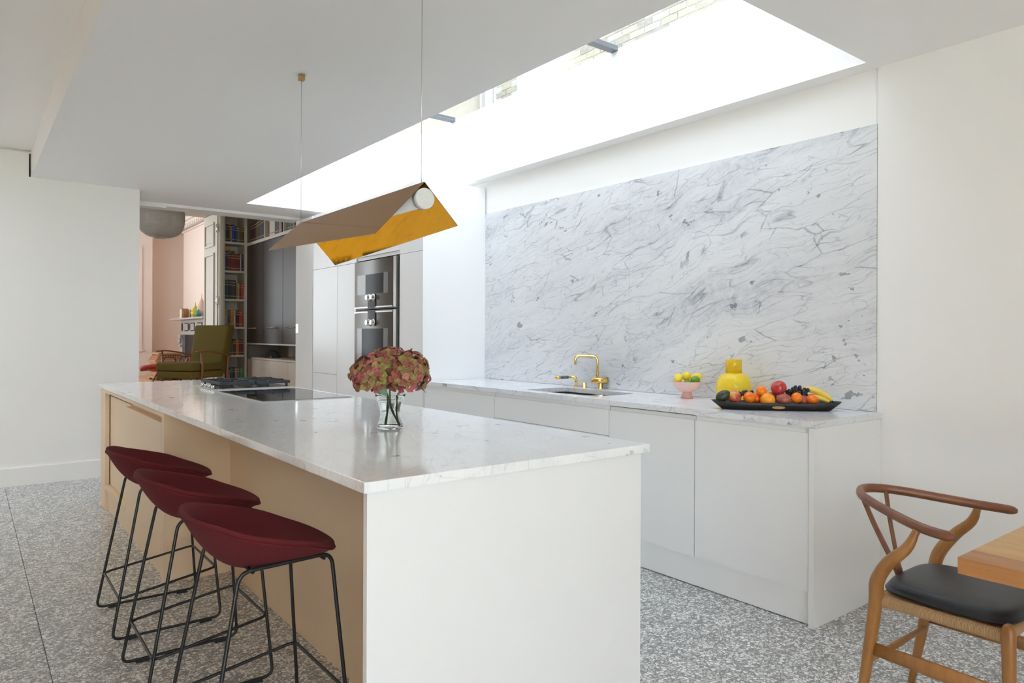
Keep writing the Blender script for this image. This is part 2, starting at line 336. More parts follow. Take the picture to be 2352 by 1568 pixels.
def ball(bm, c, rx, ry=None, rz=None, n=14, mi=0, rot=None, dent=0.0, tip=0.0):
    ry = ry or rx; rz = rz or rx; rs = []; c = Vector(c)
    for i in range(1, n):
        ph = math.pi*i/n; zz = -math.cos(ph); rr = math.sin(ph); 
        zz2 = zz*(1-dent*math.exp(-(rr/0.35)**2)) if dent else zz
        if tip: zz2 = zz + tip*(1 if zz > 0 else -1)*max(0, 1-rr/0.45)**2
        ring = []
        for j in range(2*n):
            a = math.pi*j/n; p = Vector((rx*rr*math.cos(a), ry*rr*math.sin(a), rz*zz2))
            if rot is not None: p = rot @ p
            ring.append(c+p)
        rs.append(ring)
    rings(bm, rs, True, False, mi)
def org(o):
    v = Vector((0, 0, 0))
    while o is not None: v = v+o.location; o = o.parent
    return v
def link(name, bm, mats, parent=None, loc=None, smooth=False, auto=None):
    bmesh.ops.recalc_face_normals(bm, faces=bm.faces)
    o_ = org(parent) if parent else (Vector(loc) if loc else Vector((0, 0, 0)))
    if parent and loc: o_ = o_ + Vector(loc)
    if o_.length > 0: bmesh.ops.translate(bm, vec=-o_, verts=bm.verts)
    me = bpy.data.meshes.new(name); bm.to_mesh(me); bm.free()
    if smooth:
        for p in me.polygons: p.use_smooth = True
    if not isinstance(mats, (list, tuple)): mats = [mats]
    for m_ in mats: me.materials.append(M[m_] if isinstance(m_, str) else m_)
    o = bpy.data.objects.new(name, me); COL.objects.link(o)
    if parent: o.parent = parent
    if loc: o.location = loc
    return o
def thing(name, label, cat, loc=(0, 0, 0), group=None):
    o = bpy.data.objects.new(name, None); COL.objects.link(o); o.empty_display_size = 0.1
    o.location = loc; o['label'] = label; o['category'] = cat
    if group: o['group'] = group
    return o
def tag(o, label, cat, group=None, kind=None):
    o['label'] = label; o['category'] = cat
    if group: o['group'] = group
    if kind: o['kind'] = kind
    return o
def struct(name, bm, mats, parent=None, label=None, smooth=False):
    o = link(name, bm, mats, parent, smooth=smooth)
    if not parent:
        o['kind'] = 'structure'
    if label: o['label'] = label
    return o
def one(name, mats, *boxes, parent=None, bev=0.0, loc=None):
    bm = BM()
    for b in boxes: box(bm, *b, bev=bev)
    return link(name, bm, mats, parent, loc)
def kids(o): return [c for c in COL.objects if c.parent == o]
def copy_tree(o, parent=None):
    c = o.copy(); COL.objects.link(c)
    if parent: c.parent = parent
    for ch in list(o.children): copy_tree(ch, c)
    return c
def smooth_sub(o, lv=1):
    md = o.modifiers.new('sub', 'SUBSURF'); md.levels = lv; md.render_levels = lv

# ================================================================== SETTING
XW, YN, YF = 3.61, -3.0, 7.40
# floor slabs
fl = bpy.data.objects.new('floor', None); COL.objects.link(fl)
fb = BM(); box(fb, -3.0, XW+0.2, YN, 7.95, -0.10, -0.012)
floor = link('floor', fb, 'dark_gap'); floor['kind'] = 'structure'
bpy.data.objects.remove(fl)
floor.name = 'floor'
xs = [-3.0, -2.187, -0.965, 0.257, 1.479]; ys = [YN, -1.25, -0.02, 1.20, 2.42, 3.642, 4.862, 6.086, 7.95]
g = 0.0012
for i in range(4):
    for j in range(8):
        b = BM(); box(b, xs[i]+g, xs[i+1]-g, ys[j]+g, ys[j+1]-g, -0.012, 0.0); link('slab', b, 'terrazzo', floor)
b = BM(); box(b, 1.479+g, XW+0.1, YN, 7.95, -0.012, 0.0); link('slab', b, 'terrazzo', floor)
# ceiling (lowered part with the roof light opening) and the higher part on the left
b = BM()
XO0, XO1, YO0, YO1 = 2.27, 3.503, 1.667, 7.40
box(b, 0.435, XO0, YN, 7.95, ZC, ZG-0.03)
box(b, XO0, XW+0.3, YN, YO0, ZC, ZG-0.03)
box(b, XO1, XW+0.3, YO0, 7.95, ZC, ZG-0.03)
box(b, XO0, XO1, YO1, 7.95, ZC, ZG-0.03)
struct('ceiling', b, 'ceiling_paint', label='white lowered plaster ceiling')
b = BM(); box(b, -3.2, -2.6, YN, 7.95, 2.885, ZG-0.03); box(b, -0.7, 0.435, YN, 7.95, 2.885, ZG-0.03); box(b, -2.6, -0.7, YN, 5.4, 2.885, ZG-0.03); box(b, -2.6, -0.7, 7.2, 7.95, 2.885, ZG-0.03)
pn = BM(); box(pn, -2.65, -0.65, 5.35, 7.25, ZG-0.029, ZG-0.013); struct('window_7', pn, 'pane_glass', label='unseen roof light added over the higher ceiling for fill')  # added opening out of view, brings fill daylight to the left wall
struct('ceiling', b, 'ceiling_paint', label='higher ceiling left of the kitchen')
# walls
b = BM(); box(b, -3.0, 1.275, 7.34, 8.2, 0.0, 2.655); box(b, -3.2, 0.42, 7.36, 8.2, 2.655, 2.868); box(b, -3.2, 0.435, 7.40, 8.2, 2.868, 2.9)
struct('wall_left', b, 'wall_paint')
b = BM(); box(b, -3.2, 1.275, 7.325, 7.34, 0.0, 0.158, bev=0.003); struct('baseboard_left', b, 'wall_paint')
b = BM(); box(b, XW, XW+0.25, YN, 1.660, 0, ZC); box(b, XW+0.012, XW+0.25, 1.660, 8.0, 0, 2.70)
struct('wall_right', b, 'wall_paint')
b = BM(); box(b, XW-0.012, XW, YN, 1.648, 0.0, 0.135, bev=0.002); struct('baseboard_right', b, 'wall_paint')
b = BM(); box(b, -3.2, -3.0, YN, 7.34, 0, 2.885); struct('wall_west', b, 'bounce_timber')  # unseen side wall, timber colour added for warm bounce onto the island
b = BM()  # garden side behind the camera
box(b, -3.2, -2.9, YN-0.3, YN, 0, 2.885); box(b, 0.7, XW+0.3, YN-0.3, YN, 0, 2.9); box(b, -2.9, 0.7, YN-0.3, YN, 2.62, 3.2)
struct('wall_garden', b, 'wall_paint')
b = BM(); box(b, -2.9, 0.7, -3.2, -3.12, 0.0, 0.05); box(b, -2.9, 0.7, -3.2, -3.12, 2.57, 2.62)
for x in (-2.9, -1.125, 0.65): box(b, x, x+0.05, -3.2, -3.12, 0.05, 2.57)
wn = struct('window_1', b, 'frame_grey')
for x in (-2.85, -1.075): b = BM(); box(b, x, x+1.725, -3.165, -3.155, 0.05, 2.57); link('pane', b, 'pane_glass', wn)
# roof light: upstand is the thickness of the ceiling; three panes between two bars
b = BM()
for a in ((XO0-0.08, XO0, YO0-0.08, YO1+0.08), (XO1, XO1+0.08, YO0-0.08, YO1+0.08), (XO0, XO1, YO0-0.08, YO0), (XO0, XO1, YO1, YO1+0.08)):
    box(b, a[0], a[1], a[2], a[3], ZG-0.03, ZG)
win2 = struct('window_2', b, 'ceiling_paint', label='long roof light over the counter')
for y0, y1 in ((YO0, 3.345), (3.405, 5.362), (5.422, YO1)):
    b = BM(); quad(b, [(XO0-0.06, y0, ZG+0.001), (XO0-0.06, y1, ZG+0.001), (XO1+0.06, y1, ZG+0.001), (XO1+0.06, y0, ZG+0.001)][::-1]); link('pane', b, 'roof_glass', win2)
for yc in (3.375, 5.392):
    b = BM(); box(b, XO0, XO1, yc-0.03, yc+0.03, ZG-0.016, ZG+0.020, bev=0.004); link('glazing_bar', b, 'frame_grey', win2)
# opening to the sitting room
b = BM(); box(b, 1.0, 3.05, 7.93, 8.18, 2.627, 3.7); box(b, -1.6, 1.0, 8.0, 8.2, 0.45, 3.7); box(b, 3.05, 3.9, 7.955, 8.03, 0.0, 3.7)
struct('wall_back', b, 'wall_paint')
b = BM(); box(b, 1.275, 1.621, 7.905, 7.929, 2.604, 2.632, bev=0.002); struct('trim_1', b, 'white_gloss', label='white sliding door track end')
b = BM(); box(b, -1.6, 4.1, 7.95, 17.0, 0.25, 0.449); struct('floor', b, 'dark_gap', label='sitting room subfloor')
sit = [o for o in COL.objects if o.name.startswith('floor.')][-1]
k = 0
for x in [i*0.14 for i in range(8, 29)]:
    b = BM(); box(b, x+0.001, x+0.139, 8.0, 16.9, 0.449, 0.463); link('floorboard', b, 'floor_wood', sit)
b = BM(); box(b, 1.275, 2.97, 7.45, 7.95, 0.0, 0.225); box(b, 1.275, 2.97, 7.70, 7.95, 0.225, 0.45); struct('step_up', b, 'wall_paint')
b = BM(); box(b, 3.66, 3.9, 8.03, 10.5, 0.45, 3.7); box(b, 3.9, 4.1, 10.5, 17.0, 0.45, 3.7); box(b, 3.55, 3.9, 12.2, 15.7, 0.45, 3.7)
struct('wall_chimney', b, 'pink_wall')
b = BM(); box(b, -1.6, -1.2, 16.3, 16.5, 0.45, 3.7); box(b, 0.5, 4.1, 16.3, 16.5, 0.45, 3.7); box(b, -1.2, 0.5, 16.3, 16.5, 0.45, 0.9); box(b, -1.2, 0.5, 16.3, 16.5, 3.2, 3.7); struct('wall_far', b, 'pink_wall')
b = BM()
for a in ((-1.2, -1.15, 0.9, 3.2), (0.45, 0.5, 0.9, 3.2), (-1.15, 0.45, 0.9, 0.95), (-1.15, 0.45, 3.15, 3.2), (-1.15, 0.45, 2.02, 2.07)): box(b, a[0], a[1], 16.36, 16.42, a[2], a[3])
w_ = struct('window_8', b, 'frame_white'); b = BM(); box(b, -1.15, 0.45, 16.385, 16.392, 0.95, 3.15); link('pane', b, 'pane_glass', w_)
b = BM(); box(b, 0.8, 3.02, 16.0, 16.3, 0.45, 3.45); struct('wall_pier', b, 'pier_paint')
b = BM(); box(b, 0.8, 3.035, 15.97, 16.0, 0.45, 0.67, bev=0.006); box(b, 0.8, 3.03, 15.965, 15.97, 0.64, 0.672); struct('baseboard_far', b, 'pier_paint')
b = BM(); box(b, 0.8, 2.845, 15.955, 16.0, 0.95, 0.99, bev=0.005); box(b, 0.8, 2.83, 15.98, 16.0, 0.99, 3.1); struct('trim_2', b, 'pier_paint', label='panelled window lining in the sitting room')
b = BM(); box(b, -1.6, 4.1, 7.95, 17.0, 3.60, 3.7); struct('ceiling', b, 'ceiling_paint', label='sitting room ceiling')
b = BM()
box(b, -1.6, 0.6, 9.9, 10.55, 0.45, 3.6); box(b, 2.70, 2.73, 9.9, 10.55, 0.45, 3.6); box(b, 0.6, 3.66, 9.9, 10.55, 2.96, 3.6); box(b, 2.73, 3.66, 10.25, 10.55, 0.45, 2.96)
struct('wall_divider', b, 'cream_joinery')
b = BM()  # window wall, left side of the sitting rooms (outside the frame)
for a in ((8.0, 8.35), (9.15, 11.1), (15.5, 16.5)): box(b, -1.65, -1.5, a[0], a[1], 0.45, 3.7)
for a in ((8.35, 9.15), (11.1, 15.5)): box(b, -1.65, -1.5, a[0], a[1], 0.45, 0.8); box(b, -1.65, -1.5, a[0], a[1], 3.3, 3.7)
struct('wall_street', b, 'pink_wall')
for n_, (y0, y1) in ((3, (8.35, 9.15)), (4, (11.1, 15.5))):
    b = BM(); box(b, -1.6, -1.54, y0, y0+0.05, 0.8, 3.3); box(b, -1.6, -1.54, y1-0.05, y1, 0.8, 3.3); box(b, -1.6, -1.54, y0+0.05, y1-0.05, 0.8, 0.85); box(b, -1.6, -1.54, y0+0.05, y1-0.05, 3.25, 3.3); box(b, -1.6, -1.54, y0+0.05, y1-0.05, 1.97, 2.03)
    w_ = struct('window_%d' % n_, b, 'frame_white')
    b = BM(); box(b, -1.575, -1.568, y0+0.05, y1-0.05, 0.85, 3.25); link('pane', b, 'pane_glass', w_)
# cornice: run of profile plus dentils
b = BM()
def cornice(bm, axis, fixed, a0, a1, sgn, zt=3.6):
    for dz, d in ((0.0, 0.16), (0.05, 0.12), (0.10, 0.05), (0.17, 0.03)):
        z1 = zt-dz; z0 = zt-dz-0.05 if dz < 0.17 else zt-0.20
        if axis == 'y': box(bm, fixed, fixed+sgn*d, a0, a1, z0, z1)
        else: box(bm, a0, a1, fixed, fixed+sgn*d, z0, z1)
cornice(b, 'y', 3.55, 12.0, 15.7, -1); cornice(b, 'y', 3.9, 10.6, 12.2, -1); cornice(b, 'x', 16.3, 3.0, 3.9, -1); cornice(b, 'x', 16.0, 0.8, 3.02, -1)
co = struct('trim_3', b, 'plaster', label='moulded plaster cornice')
for i in range(26):
    y = 12.2+i*0.135; b = BM(); box(b, 3.43, 3.50, y, y+0.07, 3.44, 3.50, bev=0.006); link('dentil', b, 'plaster', co)
for i in range(12):
    x = 1.5+i*0.125; b = BM(); box(b, x, x+0.065, 15.88, 15.95, 3.44, 3.50, bev=0.006); link('dentil', b, 'plaster', co)
for i in range(5):
    x = 3.03+i*0.105; b = BM(); box(b, x, x+0.06, 16.18, 16.25, 3.44, 3.50, bev=0.006); link('dentil', b, 'plaster', co)
# panelled door leaf folded into the reveal
dr = BM()
box(dr, 2.665, 2.70, 9.93, 10.60, 0.47, 2.955)
d1 = struct('door_1', dr, 'cream_joinery', label='cream panelled door leaf folded back into the doorway')
def mould(x, y0, y1, z0, z1):
    bb = BM()
    for a in ((y0, y1, z1-0.03, z1), (y0, y1, z0, z0+0.03), (y0, y0+0.03, z0+0.03, z1-0.03), (y1-0.03, y1, z0+0.03, z1-0.03)):
        box(bb, x-0.018, x, a[0], a[1], a[2], a[3], bev=0.004)
    box(bb, x-0.006, x, y0+0.06, y1-0.06, z0+0.06, z1-0.06)
    return bb
for z0, z1 in ((2.51, 2.84), (1.35, 2.42), (0.62, 1.22)): link('panel', mould(2.665, 10.05, 10.52, z0, z1), 'cream_joinery', d1)
for z in (2.735, 1.761, 0.8):
    b = BM(); box(b, 2.652, 2.676, 9.885, 9.932, z-0.05, z+0.05, bev=0.002); tube(b, [(2.655, 9.91, z-0.055), (2.655, 9.91, z+0.055)], 0.009, 8); link('hinge', b, 'steel', d1)
b = BM(); box(b, 2.676, 2.742, 9.86, 9.90, 0.45, 2.96, bev=0.004); box(b, 2.690, 2.728, 9.845, 9.86, 0.45, 2.96, bev=0.003); struct('trim_4', b, 'cream_joinery', label='cream doorway moulding beside the bookcase')
b = BM(); box(b, -9.0, 9.0, 8.21, 8.5, 3.72, 12.5); box(b, -9.0, 9.0, 8.5, 17.0, 3.72, 3.9); struct('wall_house_screen', b, 'brick_stock', label='unseen tall house wall added above the kitchen roof to block sky')  # unseen upper wall added to cut sky and sun at the roof light
# ground and roof outside
b = BM(); box(b, -14, 14, -22, YN-0.3, -0.3, -0.15); struct('ground', b, 'garden')
b = BM(); box(b, -8, 9, -10, YN-0.3, -0.15, -0.03); box(b, -5.0, -3.2, YN-0.3, 7.4, -0.15, -0.03); struct('ground_terrace', b, 'paving')

# ================================================================== BRICK WALL OUTSIDE (seen through the roof light)
XB = 5.8
bw = BM()
box(bw, XB-0.004, XB+0.3, 1.0, 6.49, 2.9, 7.0); box(bw, XB-0.004, XB+0.3, 7.35, 8.2, 2.9, 7.0)
box(bw, XB-0.004, XB+0.3, 9.4, 15.0, 2.9, 7.0); box(bw, XB+0.012, XB+0.3, 6.49, 9.4, 2.9, 4.15); box(bw, XB+0.012, XB+0.3, 6.49, 9.4, 5.45, 7.0)
wall_b = struct('wall_neighbour', bw, 'mortar', label='old yellow brick wall outside above the roof light')
bricks = []
bmesh_cache = []
for s_ in range(4):
    b = BM(); L = 0.215
    box(b, 0, 0.03, 0, L, 0, 0.066, bev=0.004, seg=1)
    for v_ in b.verts: v_.co += Vector((random.uniform(-.003, .003), random.uniform(-.004, .004), random.uniform(-.003, .003)))
    me = bpy.data.meshes.new('brick'); b.to_mesh(me); b.free(); me.materials.append(M['brick_stock']); bmesh_cache.append(me)
stuffb = BM(); cnt = 0
for rrow in range(18):
    z = 4.06+rrow*0.075; off = (rrow % 2)*0.1125
    nvis = 4.42 < z < 4.90
    y = 3.0+off
    while y < 14.0:
        y1 = y+0.215
        if not (y1 > 6.45 and y < 9.42) or (7.37 < y and y1 < 7.86) or z < 4.05:
            if nvis and cnt < 300 and y < 13.2:
                o = bpy.data.objects.new('brick', bmesh_cache[random.randrange(4)]); COL.objects.link(o); o.parent = wall_b
                o.location = (XB-0.012+random.uniform(-.004, .004), y, z); cnt += 1
            else: box(stuffb, XB-0.010, XB+0.014, y, y1, z, z+0.065)
        y += 0.225
so = link('brickwork', stuffb, 'brick_stock', wall_b); so['kind'] = 'stuff'
def outside_window(name, y0, y1, mull):
    b = BM()
    for a in ((y0, y0+0.06), (y1-0.06, y1)): box(b, XB-0.02, XB+0.05, a[0], a[1], 4.15, 5.45)
    box(b, XB-0.02, XB+0.05, y0+0.06, y1-0.06, 4.15, 4.22); box(b, XB-0.02, XB+0.05, y0+0.06, y1-0.06, 5.38, 5.45)
    w_ = struct(name, b, 'frame_white', label='white framed window in the brick wall outside')
    for mm in mull: b = BM(); box(b, XB-0.01, XB+0.04, mm-0.018, mm+0.018, 4.22, 5.38); link('mullion', b, 'frame_white', w_)
    b = BM(); box(b, XB+0.01, XB+0.02, y0+0.06, y1-0.06, 4.22, 5.38); link('pane', b, 'sky_pane', w_)
plain('sky_pane', (0.60, 0.70, 0.72), 0.08, 0.0)
outside_window('window_5', 6.49, 7.35, (6.80,))
outside_window('window_6', 8.2, 9.4, (8.55, 9.22))
b = BM(); tube(b, [(XB-0.05, 7.95, 3.0), (XB-0.05, 7.95, 6.5)], 0.055, 14); tag(link('drainpipe', b, 'frame_white', loc=(XB-0.05, 7.95, 3.0)), 'white round drainpipe on the brick wall outside between its windows', 'pipe')

# ================================================================== ISLAND
isl = thing('kitchen_island', 'white kitchen island with pale stone top behind three red stools', 'island', (1.34, 3.92, 0))
b = BM(); box(b, 0.819, 1.865, 1.663, 1.685, 0, 0.893, bev=0.0015); link('end_panel', b, 'lacquer', isl)
b = BM(); box(b, 1.147, 1.167, 1.685, 4.0, 0, 0.893); link('back_panel', b, 'lacquer_bounce_tint', isl)
b = BM(); box(b, 1.167, 1.84, 1.685, 6.15, 0.0, 0.893); link('body', b, 'lacquer', isl)
b = BM(); box(b, 0.812, 1.147, 4.0, 4.02, 0, 0.893); box(b, 0.812, 0.84, 4.02, 4.055, 0, 0.893, bev=0.001); link('side_panel', b, 'lacquer_bounce_tint', isl)
b = BM(); box(b, 0.812, 1.85, 6.15, 6.17, 0, 0.893); box(b, 0.812, 0.84, 5.96, 6.15, 0, 0.893, bev=0.001); link('side_panel', b, 'lacquer_bounce_tint', isl)
b = BM(); box(b, 0.90, 1.167, 4.02, 6.15, 0.0, 0.893); link('carcass', b, 'lacquer_bounce_tint', isl)
b = BM(); box(b, 0.835, 0.90, 4.055, 5.96, 0.0, 0.150); link('plinth', b, 'lacquer_bounce_tint', isl)
b = BM(); box(b, 0.812, 0.90, 4.055, 5.96, 0.868, 0.893); link('top_rail', b, 'lacquer_bounce_tint', isl)
# right door with scooped finger channel
b = BM()
pr_ = [(0.812, 0.155), (0.832, 0.155), (0.832, 0.80), (0.860, 0.80), (0.860, 0.868), (0.850, 0.868), (0.850, 0.835), (0.812, 0.835)]
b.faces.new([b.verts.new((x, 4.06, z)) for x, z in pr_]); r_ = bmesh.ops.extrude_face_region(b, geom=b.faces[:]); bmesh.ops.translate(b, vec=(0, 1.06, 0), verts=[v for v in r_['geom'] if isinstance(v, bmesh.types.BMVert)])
link('door', b, 'lacquer_bounce_tint', isl)
b = BM(); box(b, 0.845, 0.865, 5.135, 5.955, 0.19, 0.845); link('door', b, 'lacquer_bounce_tint', isl)
b = BM(); box(b, 0.812, 0.90, 5.135, 5.96, 0.150, 0.185, bev=0.001); link('ledge', b, 'lacquer_bounce_tint', isl)
b = BM(); box(b, 0.866, 0.898, 5.135, 5.955, 0.845, 0.868); link('shadow_gap', b, 'dark_gap', isl)
b = BM(); box(b, 0.80, 1.886, 1.640, 6.20, 0.896, 0.925, bev=0.003)
tag(link('island_worktop', b, 'marble_island', loc=(0.80, 1.64, 0.896)), 'long pale veined stone worktop on the island carrying the flowers and hobs', 'worktop')

# induction hob and gas hob
hb = thing('induction_hob', 'flush black glass hob on the island worktop, nearer of two hobs', 'hob', (1.57, 4.38, 0.9255))
b = BM(); box(b, 1.302, 1.846, 3.945, 4.815, 0.9252, 0.9285, bev=0.001); link('rim', b, 'steel', hb)
b = BM(); box(b, 1.312, 1.836, 3.955, 4.805, 0.9287, 0.9300, bev=0.0006); link('glass_top', b, 'black_glass', hb)
gh = thing('gas_hob', 'steel gas hob with black cast iron pan supports, farther of two hobs', 'hob', (1.58, 5.25, 0.9255))
b = BM(); box(b, 1.307, 1.86, 4.99, 5.50, 0.9252, 0.9310, bev=0.002); link('hob_plate', b, 'steel', gh)
for xx, yy, rr in ((1.44, 5.12, 0.045), (1.44, 5.38, 0.035), (1.70, 5.12, 0.035), (1.70, 5.38, 0.055)):
    b = BM(); lathe(b, [(rr*1.2, 0.931), (rr*1.2, 0.938), (rr, 0.940), (rr, 0.950), (rr*0.8, 0.954), (0.004, 0.955)], xx, yy, 20); link('burner', b, 'cast_iron', gh, smooth=True)
for yc in (5.06, 5.15, 5.24, 5.33):
    b = BM(); lathe(b, [(0.014, 0.931), (0.014, 0.950), (0.011, 0.953), (0.001, 0.953)], 1.335, yc, 14); link('control_knob', b, 'chrome', gh, smooth=True)
for x0, x1 in ((1.365, 1.60), (1.61, 1.85)):
    b = BM()
    for a in ((x0, x1, 5.0, 5.014), (x0, x1, 5.476, 5.49), (x0, x0+0.014, 5.014, 5.476), (x1-0.014, x1, 5.014, 5.476)): box(b, a[0], a[1], a[2], a[3], 0.955, 0.975, bev=0.002)
    xm = (x0+x1)/2
    for yc in (5.12, 5.37):
        for sx_ in (-1, 1): box(b, xm+sx_*0.03 if sx_ > 0 else x0+0.01, x1-0.01 if sx_ > 0 else xm-0.03, yc-0.006, yc+0.006, 0.957, 0.980, bev=0.002)
        for sy_ in (-1, 1): box(b, xm-0.006, xm+0.006, min(yc+sy_*0.03, yc+sy_*0.115), max(yc+sy_*0.03, yc+sy_*0.115), 0.957, 0.984, bev=0.002)
    for xx in (x0+0.02, x1-0.02):
        for yy in (5.02, 5.47): box(b, xx-0.007, xx+0.007, yy-0.007, yy+0.007, 0.931, 0.957)
    link('pan_support', b, 'cast_iron', gh)

# ================================================================== COUNTER RUN
def door_profile(b, y0, y1, z0=0.155, zt=0.868, x=2.985):
    p = [(x, z0), (x+0.02, z0), (x+0.02, zt-0.03), (x+0.018, zt-0.012), (x+0.012, zt), (x, zt)]
    f = b.faces.new([b.verts.new((xx, y0, z)) for xx, z in p]); r_ = bmesh.ops.extrude_face_region(b, geom=[f]); bmesh.ops.translate(b, vec=(0, y1-y0, 0), verts=[v for v in r_['geom'] if isinstance(v, bmesh.types.BMVert)])
def unit(name, lab, y0, y1, kind):
    u = thing(name, lab, 'cabinet', (3.3, (y0+y1)/2, 0))
    b = BM(); box(b, 3.014, 3.58, y0+0.001, y1-0.001, 0.11, 0.720); box(b, 3.035, 3.06, y0+0.001, y1-0.001, 0.720, 0.894)
    link('carcass', b, 'lacquer', u)
    b = BM(); box(b, 2.998, 3.034, y0+0.001, y1-0.001, 0.846, 0.894)
    link('finger_channel', b, 'lacquer', u)
    if kind == 'drawers':
        b = BM(); door_profile(b, y0+0.0015, y1-0.0015, 0.7155); link('drawer', b, 'lacquer', u)
        for z0, z1 in ((0.437, 0.7125), (0.155, 0.434)):
            b = BM(); box(b, 2.985, 3.005, y0+0.0015, y1-0.0015, z0, z1, bev=0.0008); link('drawer', b, 'lacquer', u)
    else:
        b = BM(); door_profile(b, y0+0.0015, y1-0.0015); link('door', b, 'lacquer', u)
    return u
unit('base_cabinet', 'white base cupboard front closest to the ovens along the sink wall', 4.048, 5.02, 'door')
unit('base_cabinet', 'white wide drawer unit under the brass tap', 2.914, 4.044, 'drawers')
dwm = unit('dishwasher', 'white panelled dishwasher with a thin dark gap under the worktop', 2.298, 2.910, 'door'); dwm['category'] = 'dishwasher'
b = BM(); box(b, 2.992, 3.03, 2.30, 2.908, 0.8895, 0.8955); link('shadow_gap', b, 'dark_gap', dwm)
unit('base_cabinet', 'white base cupboard under the fruit tray at the counter end', 1.670, 2.294, 'door')
b = BM(); box(b, 2.975, 3.609, 1.640, 1.665, 0, 0.893, bev=0.0012); tag(link('counter_end_panel', b, 'lacquer', loc=(2.975, 1.64, 0)), 'white end panel of the sink counter down to the floor', 'panel')
b = BM(); box(b, 3.003, 3.02, 1.667, 5.02, 0.004, 0.149); tag(link('counter_plinth', b, 'lacquer', loc=(3.003, 1.667, 0.004)), 'long white plinth board under the sink counter doors', 'plinth')
# worktop with sink cut-out
SX0, SX1, SY0, SY1 = 3.085, 3.465, 3.13, 3.83
def frame_rect(bm, x0, x1, y0, y1, hx0, hx1, hy0, hy1, z0, z1, rad=0.04, m=5):
    hole = []
    for cx_, cy_, a0 in ((hx1-rad, hy1-rad, 0), (hx0+rad, hy1-rad, 90), (hx0+rad, hy0+rad, 180), (hx1-rad, hy0+rad, 270)):
        for j in range(m+1):
            a = R(a0+90*j/m); hole.append((cx_+rad*math.cos(a), cy_+rad*math.sin(a)))
    outer = []
    corners = ((x1, y1), (x0, y1), (x0, y0), (x1, y0))
    for (cx_, cy_) in corners:
        outer += [(cx_, cy_)]*(m+1)
    tops = [bm.verts.new((x, y, z1)) for x, y in hole]; bots = [bm.verts.new((x, y, z0)) for x, y in hole]
    ot = [bm.verts.new((*c_, z1)) for c_ in corners]; ob = [bm.verts.new((*c_, z0)) for c_ in corners]
    n = len(hole)
    for i in range(n):
        j = (i+1) % n; ci, cj = i//(m+1), j//(m+1)
        bm.faces.new((tops[i], bots[i], bots[j], tops[j]))
        if ci == cj:
            bm.faces.new((tops[i], tops[j], ot[ci])); bm.faces.new((bots[j], bots[i], ob[ci]))
        else:
            bm.faces.new((tops[i], tops[j], ot[cj], ot[ci])); bm.faces.new((bots[j], bots[i], ob[ci], ob[cj]))
            bm.faces.new((ot[ci], ot[cj], ob[cj], ob[ci]))
    ed = [e for e in bm.edges if all(v in ot+ob for v in e.verts) and len(e.link_faces) == 2 and e.calc_face_angle(0) > 1]
    bmesh.ops.recalc_face_normals(bm, faces=bm.faces)
    bmesh.ops.bevel(bm, geom=ed, offset=0.005, segments=3, profile=0.6, affect='EDGES')
b = BM(); frame_rect(b, 2.975, 3.620, 1.634, 5.028, SX0, SX1, SY0, SY1, 0.895, 0.925)
tag(link('counter_worktop', b, 'marble_counter', loc=(2.975, 1.634, 0.895)), 'pale veined stone worktop along the sink wall', 'worktop')
sk = thing('kitchen_sink', 'undermounted stainless steel double bowl sink below the brass tap', 'sink', (3.275, 3.48, 0.72))
def bowl_sink(y0, y1):
    b = BM(); rs = []
    def rr(x0, x1, y0_, y1_, rad, z):
        o_ = []
        for cx_, cy_, a0 in ((x1-rad, y1_-rad, 0), (x0+rad, y1_-rad, 90), (x0+rad, y0_+rad, 180), (x1-rad, y0_+rad, 270)):
            for j in range(6): a = R(a0+90*j/5); o_.append(Vector((cx_+rad*math.cos(a), cy_+rad*math.sin(a), z)))
        return o_
    for d, z in ((0.0, 0.8945), (0.001, 0.76), (0.012, 0.745), (0.04, 0.740)): rs.append(rr(SX0-0.004+d, SX1+0.004-d, y0+d, y1-d, 0.045, z))
    rings(b, rs, False); b.faces.new([b.verts.new(p) for p in rs[-1]])
    return b
for y0, y1 in ((SY0-0.004, 3.47), (3.49, SY1+0.004)):
    bo = link('bowl', bowl_sink(y0, y1), 'steel', sk, smooth=True); md = bo.modifiers.new('sol', 'SOLIDIFY'); md.thickness = 0.0015; md.offset = 1
b = BM(); box(b, SX0, SX1, 3.468, 3.492, 0.876, 0.886, bev=0.003); link('divider', b, 'steel', sk)
# brass tap
tp = thing('kitchen_tap', 'tall polished brass kitchen tap with square swivel spout', 'tap', (3.563, 3.56, 0.925))
b = BM(); lathe(b, [(0.026, 0.9255), (0.026, 0.929), (0.019, 0.931), (0.0185, 0.975)], 3.563, 3.56, 24); link('base', b, 'brass', tp, smooth=True)
b = BM(); tube(b, [(3.512, 3.60, 0.986), (3.603, 3.528, 0.985)], 0.0225, 22); link('mixer_body', b, 'brass', tp)
sp_ = rounded([(3.546, 3.573, 1.0), (3.546, 3.573, 1.160), (3.422, 3.669, 1.160), (3.420, 3.671, 1.098)], 0.042, 8)
b = BM(); tube(b, sp_, 0.0095, 14); link('spout', b, 'brass', tp, smooth=False)
b = BM(); tube(b, [(3.588, 3.54, 1.0), (3.590, 3.538, 1.030)], 0.0032, 8); link('lever', b, 'brass', tp)
hs = thing('spray_tap', 'low bent brass pull-out spray with grey grip beside the tall tap', 'tap', (3.539, 3.788, 0.925))
b = BM(); lathe(b, [(0.019, 0.9255), (0.019, 0.928), (0.011, 0.930)], 3.539, 3.788, 20); link('base', b, 'brass', hs, smooth=True)
b = BM(); tube(b, rounded([(3.539, 3.788, 0.927), (3.539, 3.788, 1.002), (3.494, 3.823, 1.0)], 0.035, 8), 0.0105, 14); link('neck', b, 'brass', hs)
